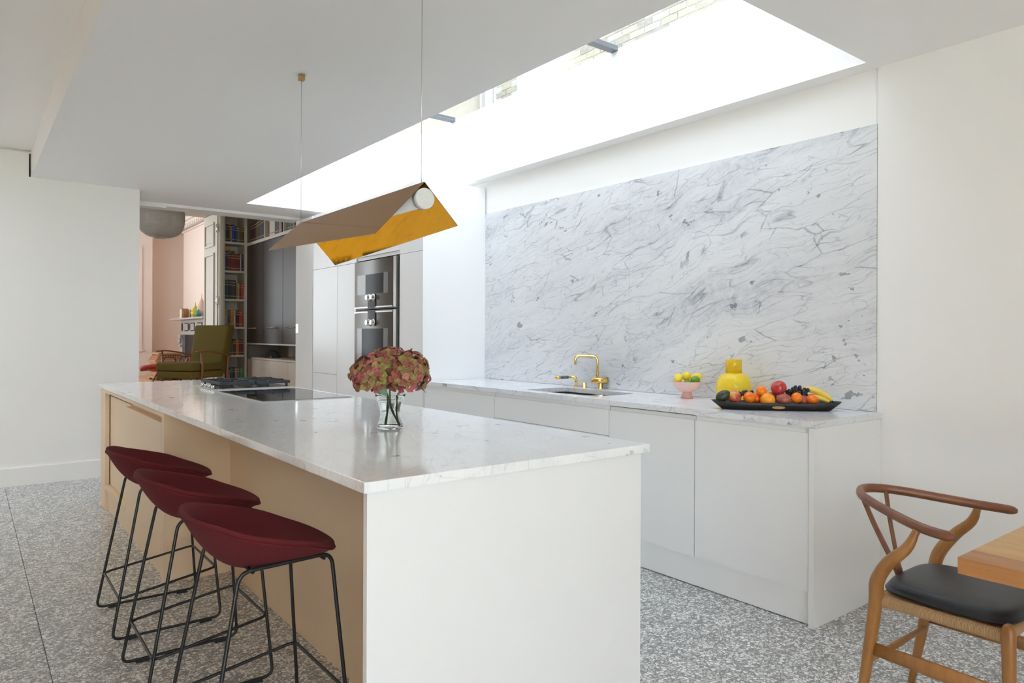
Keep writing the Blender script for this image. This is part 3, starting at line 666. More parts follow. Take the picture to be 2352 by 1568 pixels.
b = BM(); tube(b, [(3.494, 3.823, 0.9985), (3.451, 3.857, 0.996)], 0.0118, 16); link('grip', b, 'grip_grey', hs)
b = BM(); tube(b, [(3.451, 3.857, 0.996), (3.417, 3.884, 0.994)], 0.0125, 16); link('spray_head', b, 'brass', hs)
kb = thing('tap_control', 'short round brass control knob between the tap and spray', 'tap', (3.539, 3.698, 0.925))
b = BM(); lathe(b, [(0.021, 0.9255), (0.021, 0.9275), (0.0155, 0.929), (0.0155, 0.963), (0.002, 0.9635)], 3.539, 3.698, 22); link('knob', b, 'brass', kb)
b = BM(); tube(b, [(3.530, 3.705, 0.957), (3.508, 3.722, 0.9575)], 0.0028, 8); link('lever', b, 'brass', kb)
# splashback slabs
b = BM(); box(b, 3.606, 3.620, 1.662, 3.3275, 0.9262, 2.372, bev=0.0008)
tag(link('splashback_slab', b, 'marble_splash', loc=(3.606, 1.662, 0.926)), 'wide grey-veined marble wall slab behind the fruit, right of the joint', 'splashback')
b = BM(); box(b, 3.606, 3.620, 3.3290, 5.032, 0.9262, 2.372, bev=0.0008)
tag(link('splashback_slab', b, 'marble_splash', loc=(3.606, 1.662, 0.926)), 'grey-veined marble wall slab behind the brass tap, left of the joint', 'splashback')
# ================================================================== TALL UNITS AND OVENS
XT = 2.975
def tall(name, lab, y0, y1, seams, z0=0.0, z1=2.60, extra=0):
    u = thing(name, lab, 'cabinet', (3.3, (y0+y1)/2, 0))
    b = BM(); box(b, XT+0.022, 3.61, y0+0.0005, y1-0.0005, z0, z1); link('carcass', b, 'lacquer', u)
    zz = [z0+0.002]+seams+[z1]
    for a, c_ in zip(zz[:-1], zz[1:]):
        b = BM(); box(b, XT, XT+0.02, y0+0.0018, y1-0.0018, a+0.0018, c_-0.0018, bev=0.0006); link('door', b, 'lacquer', u)
    return u
t1 = tall('tall_cabinet', 'tall white cupboard beside the ovens at the marble splashback corner', 5.040, 5.43, [2.005])
b = BM(); box(b, XT, 3.609, 5.033, 5.039, 0, 2.36); link('side_panel', b, 'lacquer', t1)
tall('tall_cabinet', 'narrow tall white cupboard directly left of the ovens', 6.295, 6.732, [2.002])
tall('tall_cabinet', 'tall white cupboard at the doorway with a low drawer seam', 6.736, 7.36, [0.898, 2.005])
ovh = thing('oven_housing', 'white tall cupboard that frames the two ovens', 'cabinet', (3.3, 5.86, 0))
b = BM(); box(b, XT+0.022, 3.61, 5.432, 6.293, 0, 0.95); box(b, XT+0.022, 3.61, 5.432, 6.293, 2.022, 2.60); box(b, XT+0.13, 3.61, 5.432, 6.293, 0.95, 2.022); link('carcass', b, 'lacquer', ovh)
b = BM(); box(b, XT, XT+0.02, 5.4335, 6.2915, 0.002, 0.945, bev=0.0006); link('door', b, 'lacquer', ovh)
b = BM(); box(b, XT, XT+0.02, 5.4335, 6.2915, 2.045, 2.60, bev=0.0006); box(b, XT+0.01, XT+0.03, 5.45, 6.27, 2.012, 2.043); link('door', b, 'lacquer', ovh)
def oven(z0, z1, name, lab, top):
    o = thing(name, lab, 'oven', (XT, 5.86, z0))
    b = BM(); box(b, XT+0.012, XT+0.12, 5.446, 6.280, z0, z1); link('body', b, 'oven_inner', o)
    b = BM(); box(b, XT-0.022, XT+0.010, 5.508, 6.278, z0+0.008, z1-0.008, bev=0.002); od = link('door', b, 'oven_glass', o)
    b = BM(); box(b, XT-0.022, XT+0.010, 5.462, 5.502, z0+0.006, z1-0.006, bev=0.002); link('side_trim', b, 'steel', o)
    if top: wy0, wy1, wz0, wz1 = 5.60, 6.215, 1.682, 1.868
    else: wy0, wy1, wz0, wz1 = 5.60, 6.215, 1.02, 1.366
    b = BM(); box(b, XT-0.0245, XT-0.022, wy0, wy1, wz0, wz1); link('window_band', b, 'steel_smoke', od)
    b = BM(); box(b, XT-0.0262, XT-0.0245, wy0+0.085, wy1-(0.175 if top else 0.10), wz0+0.002, wz1-0.002); link('window_glass', b, 'oven_window', od)
    pz0, pz1 = (z0+0.010, z0+0.125) if top else (z1-0.145, z1-0.010)
    b = BM(); box(b, XT-0.030, XT-0.022, 5.835, 5.985, pz0, pz1, bev=0.001); dp = link('display', b, 'oven_window', o)
    kz = (pz1-0.02) if top else (pz0+0.03)
    for ky in (5.955, 5.865):
        b = BM(); tube(b, [(XT-0.030, ky, kz), (XT-0.036, ky, kz), (XT-0.0365, ky, kz), (XT-0.062, ky, kz)], [0.033, 0.033, 0.024, 0.022], 20); link('control_knob', b, 'chrome', dp)
    b = BM(); box(b, XT-0.028, XT-0.020, 5.51, 6.276, z0+0.008 if top else z1-0.026, z0+0.022 if top else z1-0.012, bev=0.002); link('edge_strip', b, 'steel', od)
plain('steel_smoke', (0.20, 0.195, 0.19), 0.15, 0.5)
oven(1.545, 2.004, 'oven', 'upper built-in grey glass oven with two knobs below its window', True)
oven(0.960, 1.535, 'oven', 'lower built-in grey glass oven with two knobs above its window', False)
b = BM(); box(b, XT, XT+0.02, 7.39, 7.872, 0.0, 2.600, bev=0.001)
pk = link('sliding_door_edge', b, 'wall_paint', loc=(XT, 7.39, 0)); tag(pk, 'pale vertical panel between white cupboards and black cupboard with latch plate', 'panel')
b = BM(); box(b, XT-0.003, XT, 7.79, 7.858, 1.325, 1.425, bev=0.001); box(b, XT-0.006, XT-0.003, 7.805, 7.84, 1.345, 1.405); link('latch_plate', b, 'steel', pk)
b = BM(); box(b, XT+0.05, 3.58, 7.395, 7.93, 0.0, 2.55); struct('wall_nib', b, 'wall_paint')

# ================================================================== PENDANT LIGHT OVER THE ISLAND
pl = thing('pendant_light', 'folded bronze and gold metal pendant light with marble-capped tube over island', 'lamp', (1.37, 2.9, 1.88))
def sheet(pts, th, nrm, mats, name):
    bm = BM(); n = Vector(nrm).normalized()*th
    a = [Vector(p) for p in pts]
    va = [bm.verts.new(p) for p in a]; vb = [bm.verts.new(p+n) for p in a]
    bm.faces.new(va).material_index = 0; bm.faces.new(vb[::-1]).material_index = 1
    for i in range(4):
        j = (i+1) % 4; bm.faces.new((va[i], vb[i], vb[j], va[j])).material_index = 1
    o = link(name, bm, mats, pl)
    return o
A0, A1 = (1.371, 2.312, 1.882), (1.371, 3.571, 1.882)
sheet([A0, A1, (1.231, 3.640, 1.737), (1.162, 2.304, 1.6656)], 0.003, (-0.7193, 0, 0.6947), ['gold_mirror', 'bronze_mirror'], 'shade_plate')
sheet([A0, A1, (1.568, 3.579, 1.678), (1.518, 2.306, 1.7298)], 0.003, (0.7193, 0, 0.6947), ['gold_mirror', 'bronze_mirror'], 'shade_plate')
b = BM(); tube(b, [(1.371, 2.330, 1.822), (1.371, 3.52, 1.822)], 0.033, 24); link('light_tube', b, 'lamp_white', pl)
b = BM(); tube(b, [(1.371, 2.304, 1.820), (1.371, 2.334, 1.820)], 0.0395, 32); link('marble_cap', b, 'marble_small', pl)
b = BM(); tube(b, [(1.371, 3.51, 1.820), (1.371, 3.54, 1.820)], 0.0395, 32); link('marble_cap', b, 'marble_small', pl)
for y, z1 in ((2.336, 1.883), (3.585, 1.883)):
    yy = min(y, 3.562)
    b = BM(); tube(b, [(1.372, yy, z1), (1.372, yy, ZC)], 0.0011, 6); link('suspension_wire', b, 'steel', pl)
    b = BM(); box(b, 1.358, 1.386, yy-0.014, yy+0.014, ZC-0.030, ZC-0.0005, bev=0.001); link('ceiling_mount', b, 'brass_dark', pl)

# ================================================================== BAR STOOLS
def seat_shell():
    bm = BM(); NT_, NS = 48, 9
    def outline(th):
        c, s = math.cos(th), math.sin(th)        # +x = front (towards island)
        ex = 2.45 if c > 0 else 2.25
        r = (abs(c)**ex+abs(s)**ex)**(-1/ex)
        return r*c*(0.226 if c > 0 else 0.205), r*s*0.252*(1.0-0.04*max(0, c))
    def rimz(th):
        x = outline(th)[0]
        P = ((-0.21, 0.792), (-0.15, 0.779), (-0.09, 0.757), (0.0, 0.734), (0.10, 0.708), (0.16, 0.682), (0.23, 0.660))
        for (xa, za), (xb, zb) in zip(P[:-1], P[1:]):
            if x <= xb: u = max(0, (x-xa)/(xb-xa)); return za+(zb-za)*u
        return 0.66
    cz = 0.648
    top, bot = [], []
    for k in range(NS+1):
        s = k/NS; rt_, rb_ = [], []
        for i in range(NT_):
            th = 2*math.pi*i/NT_; x, y = outline(th); zr = rimz(th)
            c = math.cos(th)
            zt = cz-0.006*(1-s) + (zr-cz)*(s**2.8)
            rt_.append(Vector((x*s*0.965, y*s*0.965, zt)))
            depth = 0.036+0.006*(1-c)/2
            zb = (cz-depth-0.002) + (zr-0.030-(cz-depth-0.002))*(s**2.3)
            sb = s**0.85
            rb_.append(Vector((x*sb*0.955-0.004, y*sb*0.955, zb)))
        top.append(rt_); bot.append(rb_)
    rim = []
    for i in range(NT_):
        th = 2*math.pi*i/NT_; x, y = outline(th); zr = rimz(th)
        rim.append((Vector((x*1.0, y*1.0, zr-0.006)), Vector((x*1.005, y*1.005, zr-0.018))))
    vt = [[bm.verts.new(p) for p in ring] for ring in top[1:]]; ct = bm.verts.new(top[0][0])
    vb = [[bm.verts.new(p) for p in ring] for ring in bot[1:]]; cb = bm.verts.new(bot[0][0])
    r1 = [bm.verts.new(p[0]) for p in rim]; r2__ = [bm.verts.new(p[1]) for p in rim]
    seq = vt+[r1, r2__]+vb[::-1]
    for a, c_ in zip(seq[:-1], seq[1:]):
        for i in range(NT_): bm.faces.new((a[i], a[(i+1) % NT_], c_[(i+1) % NT_], c_[i]))
    for i in range(NT_):
        bm.faces.new((ct, vt[0][(i+1) % NT_], vt[0][i])); bm.faces.new((cb, vb[0][i], vb[0][(i+1) % NT_]))
    # seam tube just under the rim
    sm = BM(); pts = []
    for i in range(NT_):
        th = 2*math.pi*i/NT_; x, y = outline(th); pts.append((x*0.999, y*0.999, rimz(th)-0.022))
    tube(sm, pts, 0.0032, 6, closed=True)
    return bm, sm
st0 = thing('bar_stool', 'x', 'stool', (0, 0, 0), 'burgundy bar stools along the island')
sbm, smm = seat_shell()
so_ = link('seat', sbm, 'burgundy_wool', st0, smooth=True); smooth_sub(so_, 1)
link('seam', smm, 'burgundy_wool', so_, smooth=True)
fr_, br_ = 0.006, 0.006
for sy_ in (-1, 1):
    yf, yt = 0.224*sy_, 0.178*sy_
    loop = rounded([(-0.215, yf, 0.012), (0.225, yf, 0.012), (0.172, yt, 0.645), (-0.098, yt, 0.638)], 0.035, 6, closed=True)
    b = BM(); tube(b, loop, fr_, 10, closed=True, upv=(0, 1, 0)); link('leg_frame', b, 'black_steel', st0, smooth=True)
    for xx in (-0.14, 0.16):
        b = BM(); box(b, xx-0.025, xx+0.025, yf-0.008, yf+0.008, 0.0, 0.010, bev=0.002); link('foot_glide', b, 'rubber', st0)
def legx(z, back): # x,y on the leg at height z
    f = (z-0.012)/0.63
    return (-0.215+(0.117)*f if back else 0.225-0.053*f), 0.224-0.046*f
xb_, yb_ = legx(0.175, True); xf_, yf_ = legx(0.235, False)
b = BM(); fr = rounded([(xb_, -yb_, 0.175), (xf_, -yf_, 0.235), (xf_, yf_, 0.235), (xb_, yb_, 0.175)], 0.03, 5, closed=True)
tube(b, fr, 0.0055, 8, closed=True); link('footrest', b, 'black_steel', st0, smooth=True)
for xx in (-0.06, 0.15): b = BM(); tube(b, [(xx, -0.178, 0.632), (xx, 0.178, 0.632)], 0.005, 8); link('seat_bracket', b, 'black_steel', st0)
labs = ['burgundy wool bar stool nearest the camera at the island corner', 'burgundy wool bar stool in the middle of the row of three', 'burgundy wool bar stool farthest from the camera beside the white cupboard doors']
for i, (x, y, a) in enumerate(((0.698, 2.183, 0.0), (0.696, 2.882, 0.0), (0.700, 3.588, 0.0))):
    o = st0 if i == 0 else copy_tree(st0)
    o.location = (x, y, 0); o.rotation_euler.z = a; o['label'] = labs[i]

# ================================================================== DINING CHAIR (wishbone back)
CX = 2.610
ch = thing('dining_chair', 'oak and walnut dining chair with curved arm bow and black leather cushion', 'chair', (CX, 1.0, 0))
half = [(-0.266, 0.845, 0.700), (-0.262, 0.90, 0.701), (-0.240, 0.965, 0.705), (-0.195, 1.055, 0.716), (-0.135, 1.155, 0.730), (-0.075, 1.222, 0.739), (0, 1.250, 0.742)]
bow = [(CX+x, y, z) for x, y, z in half]+[(CX-x, y, z) for x, y, z in half[-2::-1]]
bp_ = catmull(bow, 6); nb = len(bp_)
rads = []
for i in range(nb):
    u = abs(i/(nb-1)-0.5)*2   # 1 at arm ends
    e = min(i, nb-1-i); k_ = 1.0 if e > 2 else (0.45, 0.80, 0.95)[e]
    rads.append(((0.0125+0.0035*u)*k_, (0.0165-0.001*u)*k_))
b = BM(); tube(b, bp_, rads, 14, upv=(0, 0, 1)); link('arm_bow', b, 'walnut', ch, smooth=True)
for s in (-1, 1):
    pts = catmull([(CX+s*0.208, 1.165, 0.0), (CX+s*0.216, 1.128, 0.22), (CX+s*0.226, 1.098, 0.42), (CX+s*0.243, 1.085, 0.50), (CX+s*0.262, 1.040, 0.575), (CX+s*0.262, 0.985, 0.635), (CX+s*0.252, 0.960, 0.695)], 5)
    n_ = len(pts); rr = []
    for i in range(n_):
        u = i/(n_-1); rr.append((0.0115+0.0105*math.sin(math.pi*min(1, u*1.05))**0.8, 0.0135+0.0115*math.sin(math.pi*min(1, u*1.05))**0.8))
    rr = [(max(a, 0.0115), max(c_, 0.0125)) for a, c_ in rr]
    b = BM(); tube(b, pts, rr, 14); link('leg', b, 'oak_leg', ch, smooth=True)
    pts = [(CX+s*0.235, 0.712, 0.0), (CX+s*0.232, 0.716, 0.20), (CX+s*0.229, 0.720, 0.40), (CX+s*0.229, 0.720, 0.452), (CX+s*0.229, 0.720, 0.466), (CX+s*0.229, 0.720, 0.473)]
    b = BM(); tube(b, pts, [0.011, 0.016, 0.019, 0.0185, 0.0135, 0.005], 14); link('leg', b, 'oak_leg', ch, smooth=True)
    # side stretcher blade and paper-cord seat rail
    b = BM(); tube(b, [(CX+s*0.218, 1.112, 0.262), (CX+s*0.226, 0.92, 0.262), (CX+s*0.231, 0.722, 0.262)], [(0.008, 0.022), (0.0085, 0.026), (0.008, 0.022)], 12, upv=(0, 0, 1)); link('stretcher', b, 'oak_leg', ch, smooth=True)
b = BM(); tube(b, [(CX-0.215, 1.118, 0.222), (CX, 1.118, 0.222), (CX+0.215, 1.118, 0.222)], [0.0085, 0.0125, 0.0085], 12); link('stretcher', b, 'oak_leg', ch, smooth=True)
b = BM(); tube(b, [(CX-0.228, 0.720, 0.222), (CX, 0.720, 0.222), (CX+0.228, 0.720, 0.222)], [0.0085, 0.0125, 0.0085], 12); link('stretcher', b, 'oak_leg', ch, smooth=True)
b = BM()
corn = [(CX-0.214, 1.092, 0.428), (CX-0.219, 0.735, 0.430), (CX+0.219, 0.735, 0.430), (CX+0.214, 1.092, 0.428)]
for p, q in ((0, 1), (1, 2), (2, 3), (3, 0)): tube(b, [corn[p], corn[q]], (0.0135, 0.0135) if False else 0.0135, 12)
link('seat_rail', b, 'oak_leg', ch, smooth=True)
# cord wraps round the rails: one ring per turn, near side and front shown singly as one woven seat
wv = BM()
def wraps(p, q, n_, r=0.0175, w=0.0019):
    p, q = Vector(p), Vector(q); d = (q-p); T_ = d.normalized(); side = T_.cross(Vector((0, 0, 1))).normalized(); u_ = side.cross(T_)
    for i in range(n_):
        c_ = p+d*((i+0.5)/n_); ring = [c_+side*(r*math.cos(2*math.pi*j/10))+u_*(r*math.sin(2*math.pi*j/10)) for j in range(10)]
        tube(wv, ring, w, 5, closed=True)
wraps(corn[0], corn[1], 92); wraps(corn[1], corn[2], 104); wraps(corn[2], corn[3], 92); wraps(corn[3], corn[0], 60)
box(wv, CX-0.215, CX+0.215, 0.74, 1.085, 0.432, 0.442)
w_ = link('woven_seat', wv, 'paper_cord', ch, smooth=False); w_['kind'] = 'stuff'
# Y splat
for s in (-1, 1):
    pts = catmull([(CX+s*0.010, 1.112, 0.44), (CX+s*0.018, 1.132, 0.50), (CX+s*0.058, 1.178, 0.63), (CX+s*0.090, 1.208, 0.735)], 5)
    b = BM(); tube(b, pts, [(0.0135, 0.006)]*len(pts), 8, upv=(0, 1, 0)); link('back_splat', b, 'walnut', ch, smooth=True)
b = BM(); tube(b, [(CX, 1.110, 0.42), (CX, 1.120, 0.475), (CX, 1.134, 0.525)], [(0.020, 0.0055), (0.022, 0.0055), (0.020, 0.005)], 10, upv=(0, 1, 0)); link('back_splat', b, 'walnut', ch, smooth=True)
# leather cushion
b = BM(); N = 80; layers = []
def cush(th, k, z):
    c, s = math.cos(th), math.sin(th); ex = 5.0; r = (abs(c)**ex+abs(s)**ex)**(-1/ex)
    y = 0.915+r*s*0.198*k; wdt = 0.212 if s < 0 else 0.212-0.030*s
    return Vector((CX+r*c*wdt*k, y, z))
for k, z in ((0.90, 0.450), (0.985, 0.452), (1.012, 0.4545), (1.014, 0.457), (0.995, 0.459), (0.975, 0.468), (0.93, 0.481), (0.83, 0.487), (0.5, 0.489), (0.05, 0.489)):
    layers.append([cush(2*math.pi*i/N, k, z) for i in range(N)])
rings(b, layers, True)
cu = link('cushion', b, 'leather', ch, smooth=True)

# ================================================================== DINING TABLE
tb = thing('dining_table', 'solid oak dining table top with a darker end board at right edge', 'table', (2.5, -0.4, 0))
TZ0, TZ1 = 0.698, 0.740
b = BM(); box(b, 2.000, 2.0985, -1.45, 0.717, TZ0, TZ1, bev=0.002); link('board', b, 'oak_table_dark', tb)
xx = 2.0990
for w__ in (0.350, 0.200, 0.240):
    b = BM(); box(b, xx, xx+w__-0.0008, -1.45, 0.717, TZ0, TZ1, bev=0.0012); link('board', b, 'oak_table', tb); xx += w__
for lx in (2.10, 2.78):
    for ly in (-1.30, -0.45): b = BM(); box(b, lx-0.035, lx+0.035, ly-0.035, ly+0.035, 0, TZ0, bev=0.004); link('leg', b, 'oak_leg', tb)

# ================================================================== THINGS ON THE COUNTER
bm = BM()   # yellow vase
prof = [(0.060, 0.9255), (0.078, 0.935), (0.093, 0.965), (0.0985, 1.000), (0.096, 1.030), (0.086, 1.060), (0.068, 1.082), (0.047, 1.093)]
vs_ = thing('yellow_vase', 'round bright yellow ceramic vase with a straight cylindrical neck', 'vase', (3.470, 2.397, 0.925))
pf = [(r, z) for r, z in prof]; pc = catmull([(r, 0, z) for r, z in pf], 4); lathe(bm, [(p.x, p.z) for p in pc], 3.470, 2.397, 40); link('body', bm, 'yellow_ceramic', vs_, smooth=True)
bm = BM(); lathe(bm, [(0.0455, 1.092), (0.0455, 1.169), (0.0445, 1.170), (0.042, 1.1695), (0.042, 1.10)], 3.470, 2.397, 40); link('neck', bm, 'yellow_dark', vs_, smooth=False)
pb = thing('pink_bowl', 'pale pink footed bowl filled with lemons and limes', 'bowl', (3.480, 2.735, 0.925))
bm = BM(); lathe(bm, [(0.0365, 0.9255), (0.036, 0.93), (0.029, 0.960), (0.030, 0.962)], 3.480, 2.735, 32); link('foot', bm, 'pink_stem', pb, smooth=True)
bm = BM(); pc = catmull([(0.028, 0, 0.9615), (0.055, 0, 0.972), (0.076, 0, 0.994), (0.0855, 0, 1.023), (0.0845, 0, 1.0245), (0.083, 0, 1.023), (0.073, 0, 0.997), (0.052, 0, 0.976), (0.012, 0, 0.968)], 4)
lathe(bm, [(p.x, p.z) for p in pc], 3.480, 2.735, 40); link('cup', bm, 'pink_ceramic', pb, smooth=True)
def fruit(name, lab, cat, c, rx, ry, rz, mat, rot=(0, 0, 0), dent=0.0, tip=0.0, stem=None, grp=None):
    o = thing(name, lab, cat, c, grp); q = Matrix.Rotation(rot[2], 3, 'Z') @ Matrix.Rotation(rot[1], 3, 'Y') @ Matrix.Rotation(rot[0], 3, 'X')
    bm = BM(); ball(bm, c, rx, ry, rz, 16, rot=q, dent=dent, tip=tip); link('flesh', bm, mat, o, smooth=True)
    if stem:
        bm = BM(); c_ = Vector(c); d = q @ Vector((0, 0, 1)); tube(bm, [c_+d*(rz*stem[0]), c_+d*(rz*stem[0]+stem[1])], stem[2], 6); link('stem', bm, stem[3], o)
    return o
Bc = Vector((3.480, 2.735, 1.02))
side = Vector((0.79, -0.613, 0)); fwv = Vector((0.613, 0.79, 0))
def bl(s, d, z): return tuple(Vector((3.480, 2.735, 0))+side*s+fwv*d+Vector((0, 0, z)))
g_ = 'citrus fruit in the pink bowl'
fruit('lemon', 'yellow lemon at the left rim of the pink bowl', 'lemon', bl(-0.058, -0.015, 1.047), 0.026, 0.026, 0.033, 'lemon_peel', (0, R(70), R(20)), tip=0.18, grp=g_)
fruit('lemon', 'yellow lemon on top in the middle of the pink bowl', 'lemon', bl(-0.005, -0.005, 1.059), 0.027, 0.027, 0.031, 'lemon_peel', (R(75), 0, R(-35)), tip=0.18, grp=g_)
fruit('lemon', 'yellow lemon at the right rim of the pink bowl', 'lemon', bl(0.062, 0.018, 1.049), 0.027, 0.027, 0.035, 'lemon_peel', (0, R(80), R(-45)), tip=0.20, grp=g_)
fruit('lime', 'dark green lime at the front right of the pink bowl', 'lime', bl(0.043, -0.030, 1.036), 0.0235, 0.0235, 0.030, 'lime_peel', (0, R(75), R(-20)), tip=0.12, grp=g_)
fruit('lime', 'half-hidden lime low in the middle of the pink bowl', 'lime', bl(-0.005, -0.042, 1.018), 0.022, 0.022, 0.027, 'lime_peel', (0, R(75), R(30)), tip=0.12, grp=g_)
fruit('lemon', 'lemon hidden low behind the limes in the pink bowl', 'lemon', bl(0.005, 0.020, 1.010), 0.026, 0.026, 0.032, 'lemon_peel', (0, R(75), R(60)), tip=0.18, grp=g_)
# wooden tray (dug-out boat shape)
TC = Vector((3.302, 2.030, 0)); td = Vector((0.684, -0.730, 0)); tn = Vector((0.730, 0.684, 0))
ty = thing('wooden_tray', 'long black carved wooden tray heaped with fruit on the counter', 'tray', (TC.x, TC.y, 0.925))
bm = BM(); NTt = 36; secs = []
def tray_ring(lx, wy, z, ez):
    out = []
    for i in range(NTt):
        th = 2*math.pi*i/NTt; c, s = math.cos(th), math.sin(th)
        ex = 2.6; r = (abs(c)**ex+abs(s)**ex)**(-1/ex)
        p = TC+td*(r*c*lx)+tn*(r*s*wy); out.append(Vector((p.x, p.y, z+ez*abs(r*c)**3)))
    return out
for lx, wy, z, ez in ((0.262, 0.055, 0.9255, 0), (0.272, 0.060, 0.928, 0), (0.300, 0.076, 0.947, 0.004), (0.322, 0.084, 0.962, 0.008), (0.318, 0.081, 0.9635, 0.008), (0.290, 0.068, 0.945, 0.004), (0.255, 0.050, 0.934, 0), (0.1, 0.02, 0.933, 0)):
    secs.append(tray_ring(lx, wy, z, ez))
rings(bm, secs, True); link('tray_body', bm, 'tray_wood', ty, smooth=True)
bm = BM(); pc_ = TC-tn*0.0745; 
ring = [pc_+td*(0.032*math.cos(a))-tn*(0.0005*math.sin(a))+Vector((0, 0, 0.942+0.0075*math.sin(a))) for a in [2*math.pi*i/20 for i in range(20)]]
off_ = [p-tn*0.0022 for p in ring]
rings(bm, [ring, off_], True); link('patch', bm, 'tray_gold', ty)
def tp_(s, d, z): p = TC+td*s+tn*d; return (p.x, p.y, z)
gf = 'fruit on the black tray'
fruit('avocado', 'dark green avocado at the left end of the black tray', 'avocado', tp_(-0.262, -0.012, 0.992), 0.028, 0.028, 0.041, 'avocado_skin', (0, R(68), R(-45)), grp=gf)
fruit('apple', 'red and yellow apple next to the avocado', 'apple', tp_(-0.205, -0.014, 0.988), 0.034, 0.034, 0.032, 'apple_skin', (R(80), R(15), R(-20)), dent=0.30, stem=(0.72, 0.014, 0.0012, 'teak'), grp=gf)
fruit('mandarin', 'mandarin in front under the small grape bunch', 'mandarin', tp_(-0.132, -0.014, 0.985), 0.031, 0.031, 0.0275, 'orange_peel', (R(70), 0, R(-30)), dent=0.12, grp=gf)
fruit('mandarin', 'mandarin half hidden behind, left of the large orange', 'mandarin', tp_(-0.092, 0.022, 0.980), 0.029, 0.029, 0.026, 'orange_peel', (R(20), 0, 0), dent=0.12, grp=gf)
fruit('mandarin', 'mandarin resting highest, above the large orange', 'mandarin', tp_(-0.068, 0.003, 1.019), 0.030, 0.030, 0.0265, 'orange_peel', (R(50), R(20), 0), dent=0.12, grp=gf)
fruit('orange', 'large pale orange low in the middle of the tray', 'orange', tp_(-0.043, -0.024, 0.975), 0.038, 0.038, 0.037, 'big_orange_peel', (R(30), 0, 0), grp=gf)
fruit('nectarine', 'dark red nectarine half hidden behind the large orange', 'nectarine', tp_(-0.014, 0.035, 0.982), 0.032, 0.032, 0.030, 'plum_skin', grp=gf)
fruit('apple', 'large red apple with yellow patch on top of the heap', 'apple', tp_(0.017, 0.006, 1.0365), 0.0395, 0.0395, 0.037, 'red_apple_skin', (R(25), R(160), R(40)), dent=0.22, grp=gf)
fruit('plum', 'dull red plum below the large red apple', 'plum', tp_(0.034, -0.028, 0.981), 0.038, 0.030, 0.029, 'plum_skin', (0, 0, R(-45)), grp=gf)
fruit('mandarin', 'glossy round mandarin below the big grape bunch', 'mandarin', tp_(0.096, -0.034, 0.990), 0.028, 0.028, 0.027, 'orange_peel', (R(80), 0, 0), dent=0.05, grp=gf)
fruit('nectarine', 'dark red nectarine between two mandarins on the right', 'nectarine', tp_(0.133, -0.006, 0.975), 0.029, 0.029, 0.027, 'plum_skin', grp=gf)
fruit('mandarin', 'mandarin at the right beside the bananas', 'mandarin', tp_(0.175, -0.022, 0.982), 0.030, 0.030, 0.0245, 'orange_peel', (R(8), R(12), 0), dent=0.12, grp=gf)
def banana(lab, pts, r):
    o = thing('banana', lab, 'banana', pts[len(pts)//2], gf); P = catmull(pts, 5); n_ = len(P); rr = []
    for i in range(n_):
        u = i/(n_-1); rr.append(r*(0.28+0.72*min(1, math.sin(math.pi*min(max(u, 0.02), 0.985))**0.55)))
    bm = BM(); tube(bm, P, rr, 7); link('peel', bm, 'banana_skin', o, smooth=True)
    bm = BM(); d = (P[-1]-P[-2]).normalized(); tube(bm, [P[-1], P[-1]+d*0.012], r*0.26, 6); link('tip', bm, 'tray_wood', o)
banana('banana lying at the right end, upper of the pair', [tp_(0.125, 0.030, 1.020), tp_(0.165, 0.028, 1.030), tp_(0.215, 0.020, 1.018), tp_(0.255, 0.008, 0.993), tp_(0.275, 0.0, 0.974)], 0.0175)
banana('banana mostly hidden under the other banana', [tp_(0.15, 0.040, 0.990), tp_(0.19, 0.022, 0.992), tp_(0.23, 0.008, 0.984), tp_(0.262, -0.004, 0.968)], 0.016)
def grapes(lab, spots, r):
    o = thing('grape_bunch', lab, 'grapes', spots[0], gf)
    g0 = None
    for i, p in enumerate(spots):
        if g0 is None:
            bm = BM(); ball(bm, p, r, r, r*1.22, 8); g0 = link('grape', bm, 'grape_skin', o, smooth=True)
            me = g0.data; base = Vector(p)
            g0.location = (0, 0, 0)
        else:
            c = bpy.data.objects.new('grape', me); COL.objects.link(c); c.parent = o; c.location = Vector(p)-base
            c.rotation_euler = (0, 0, 0)
    bm = BM(); tube(bm, [spots[0], spots[len(spots)//2], spots[-1]], 0.0016, 5); link('stalk', bm, 'stem_green', o)
sp1 = [tp_(-0.158, 0.010, 1.010), tp_(-0.178, 0.014, 1.004), tp_(-0.143, 0.016, 1.012), tp_(-0.150, 0.000, 1.002), tp_(-0.165, 0.002, 1.003), tp_(-0.137, 0.002, 1.003), tp_(-0.122, 0.012, 1.009), tp_(-0.114, 0.022, 1.011), tp_(-0.190, 0.018, 1.002), tp_(-0.128, 0.020, 1.002), tp_(-0.150, 0.020, 0.998), tp_(-0.170, 0.024, 0.995)]
grapes('small bunch of black grapes behind the left mandarin', sp1, 0.0095)
random.seed(3); sp2 = []
for s_, z_ in ((0.066, 1.022), (0.066, 1.004), (0.084, 1.032), (0.082, 1.014), (0.099, 1.040), (0.102, 1.027), (0.100, 1.012), (0.118, 1.041), (0.119, 1.030), (0.121, 1.016), (0.134, 1.022), (0.137, 1.008), (0.129, 0.998), (0.145, 1.029), (0.148, 1.014), (0.159, 1.027), (0.152, 1.000), (0.141, 0.992), (0.075, 0.994), (0.110, 1.002), (0.092, 0.999)):
    sp2.append(tp_(s_, random.uniform(-0.012, 0.014), z_))
    if random.random() < 0.6: sp2.append(tp_(s_+random.uniform(-.008, .008), random.uniform(0.018, 0.034), z_-0.008))
grapes('large bunch of black grapes heaped right of the red apple', sp2, 0.0098)

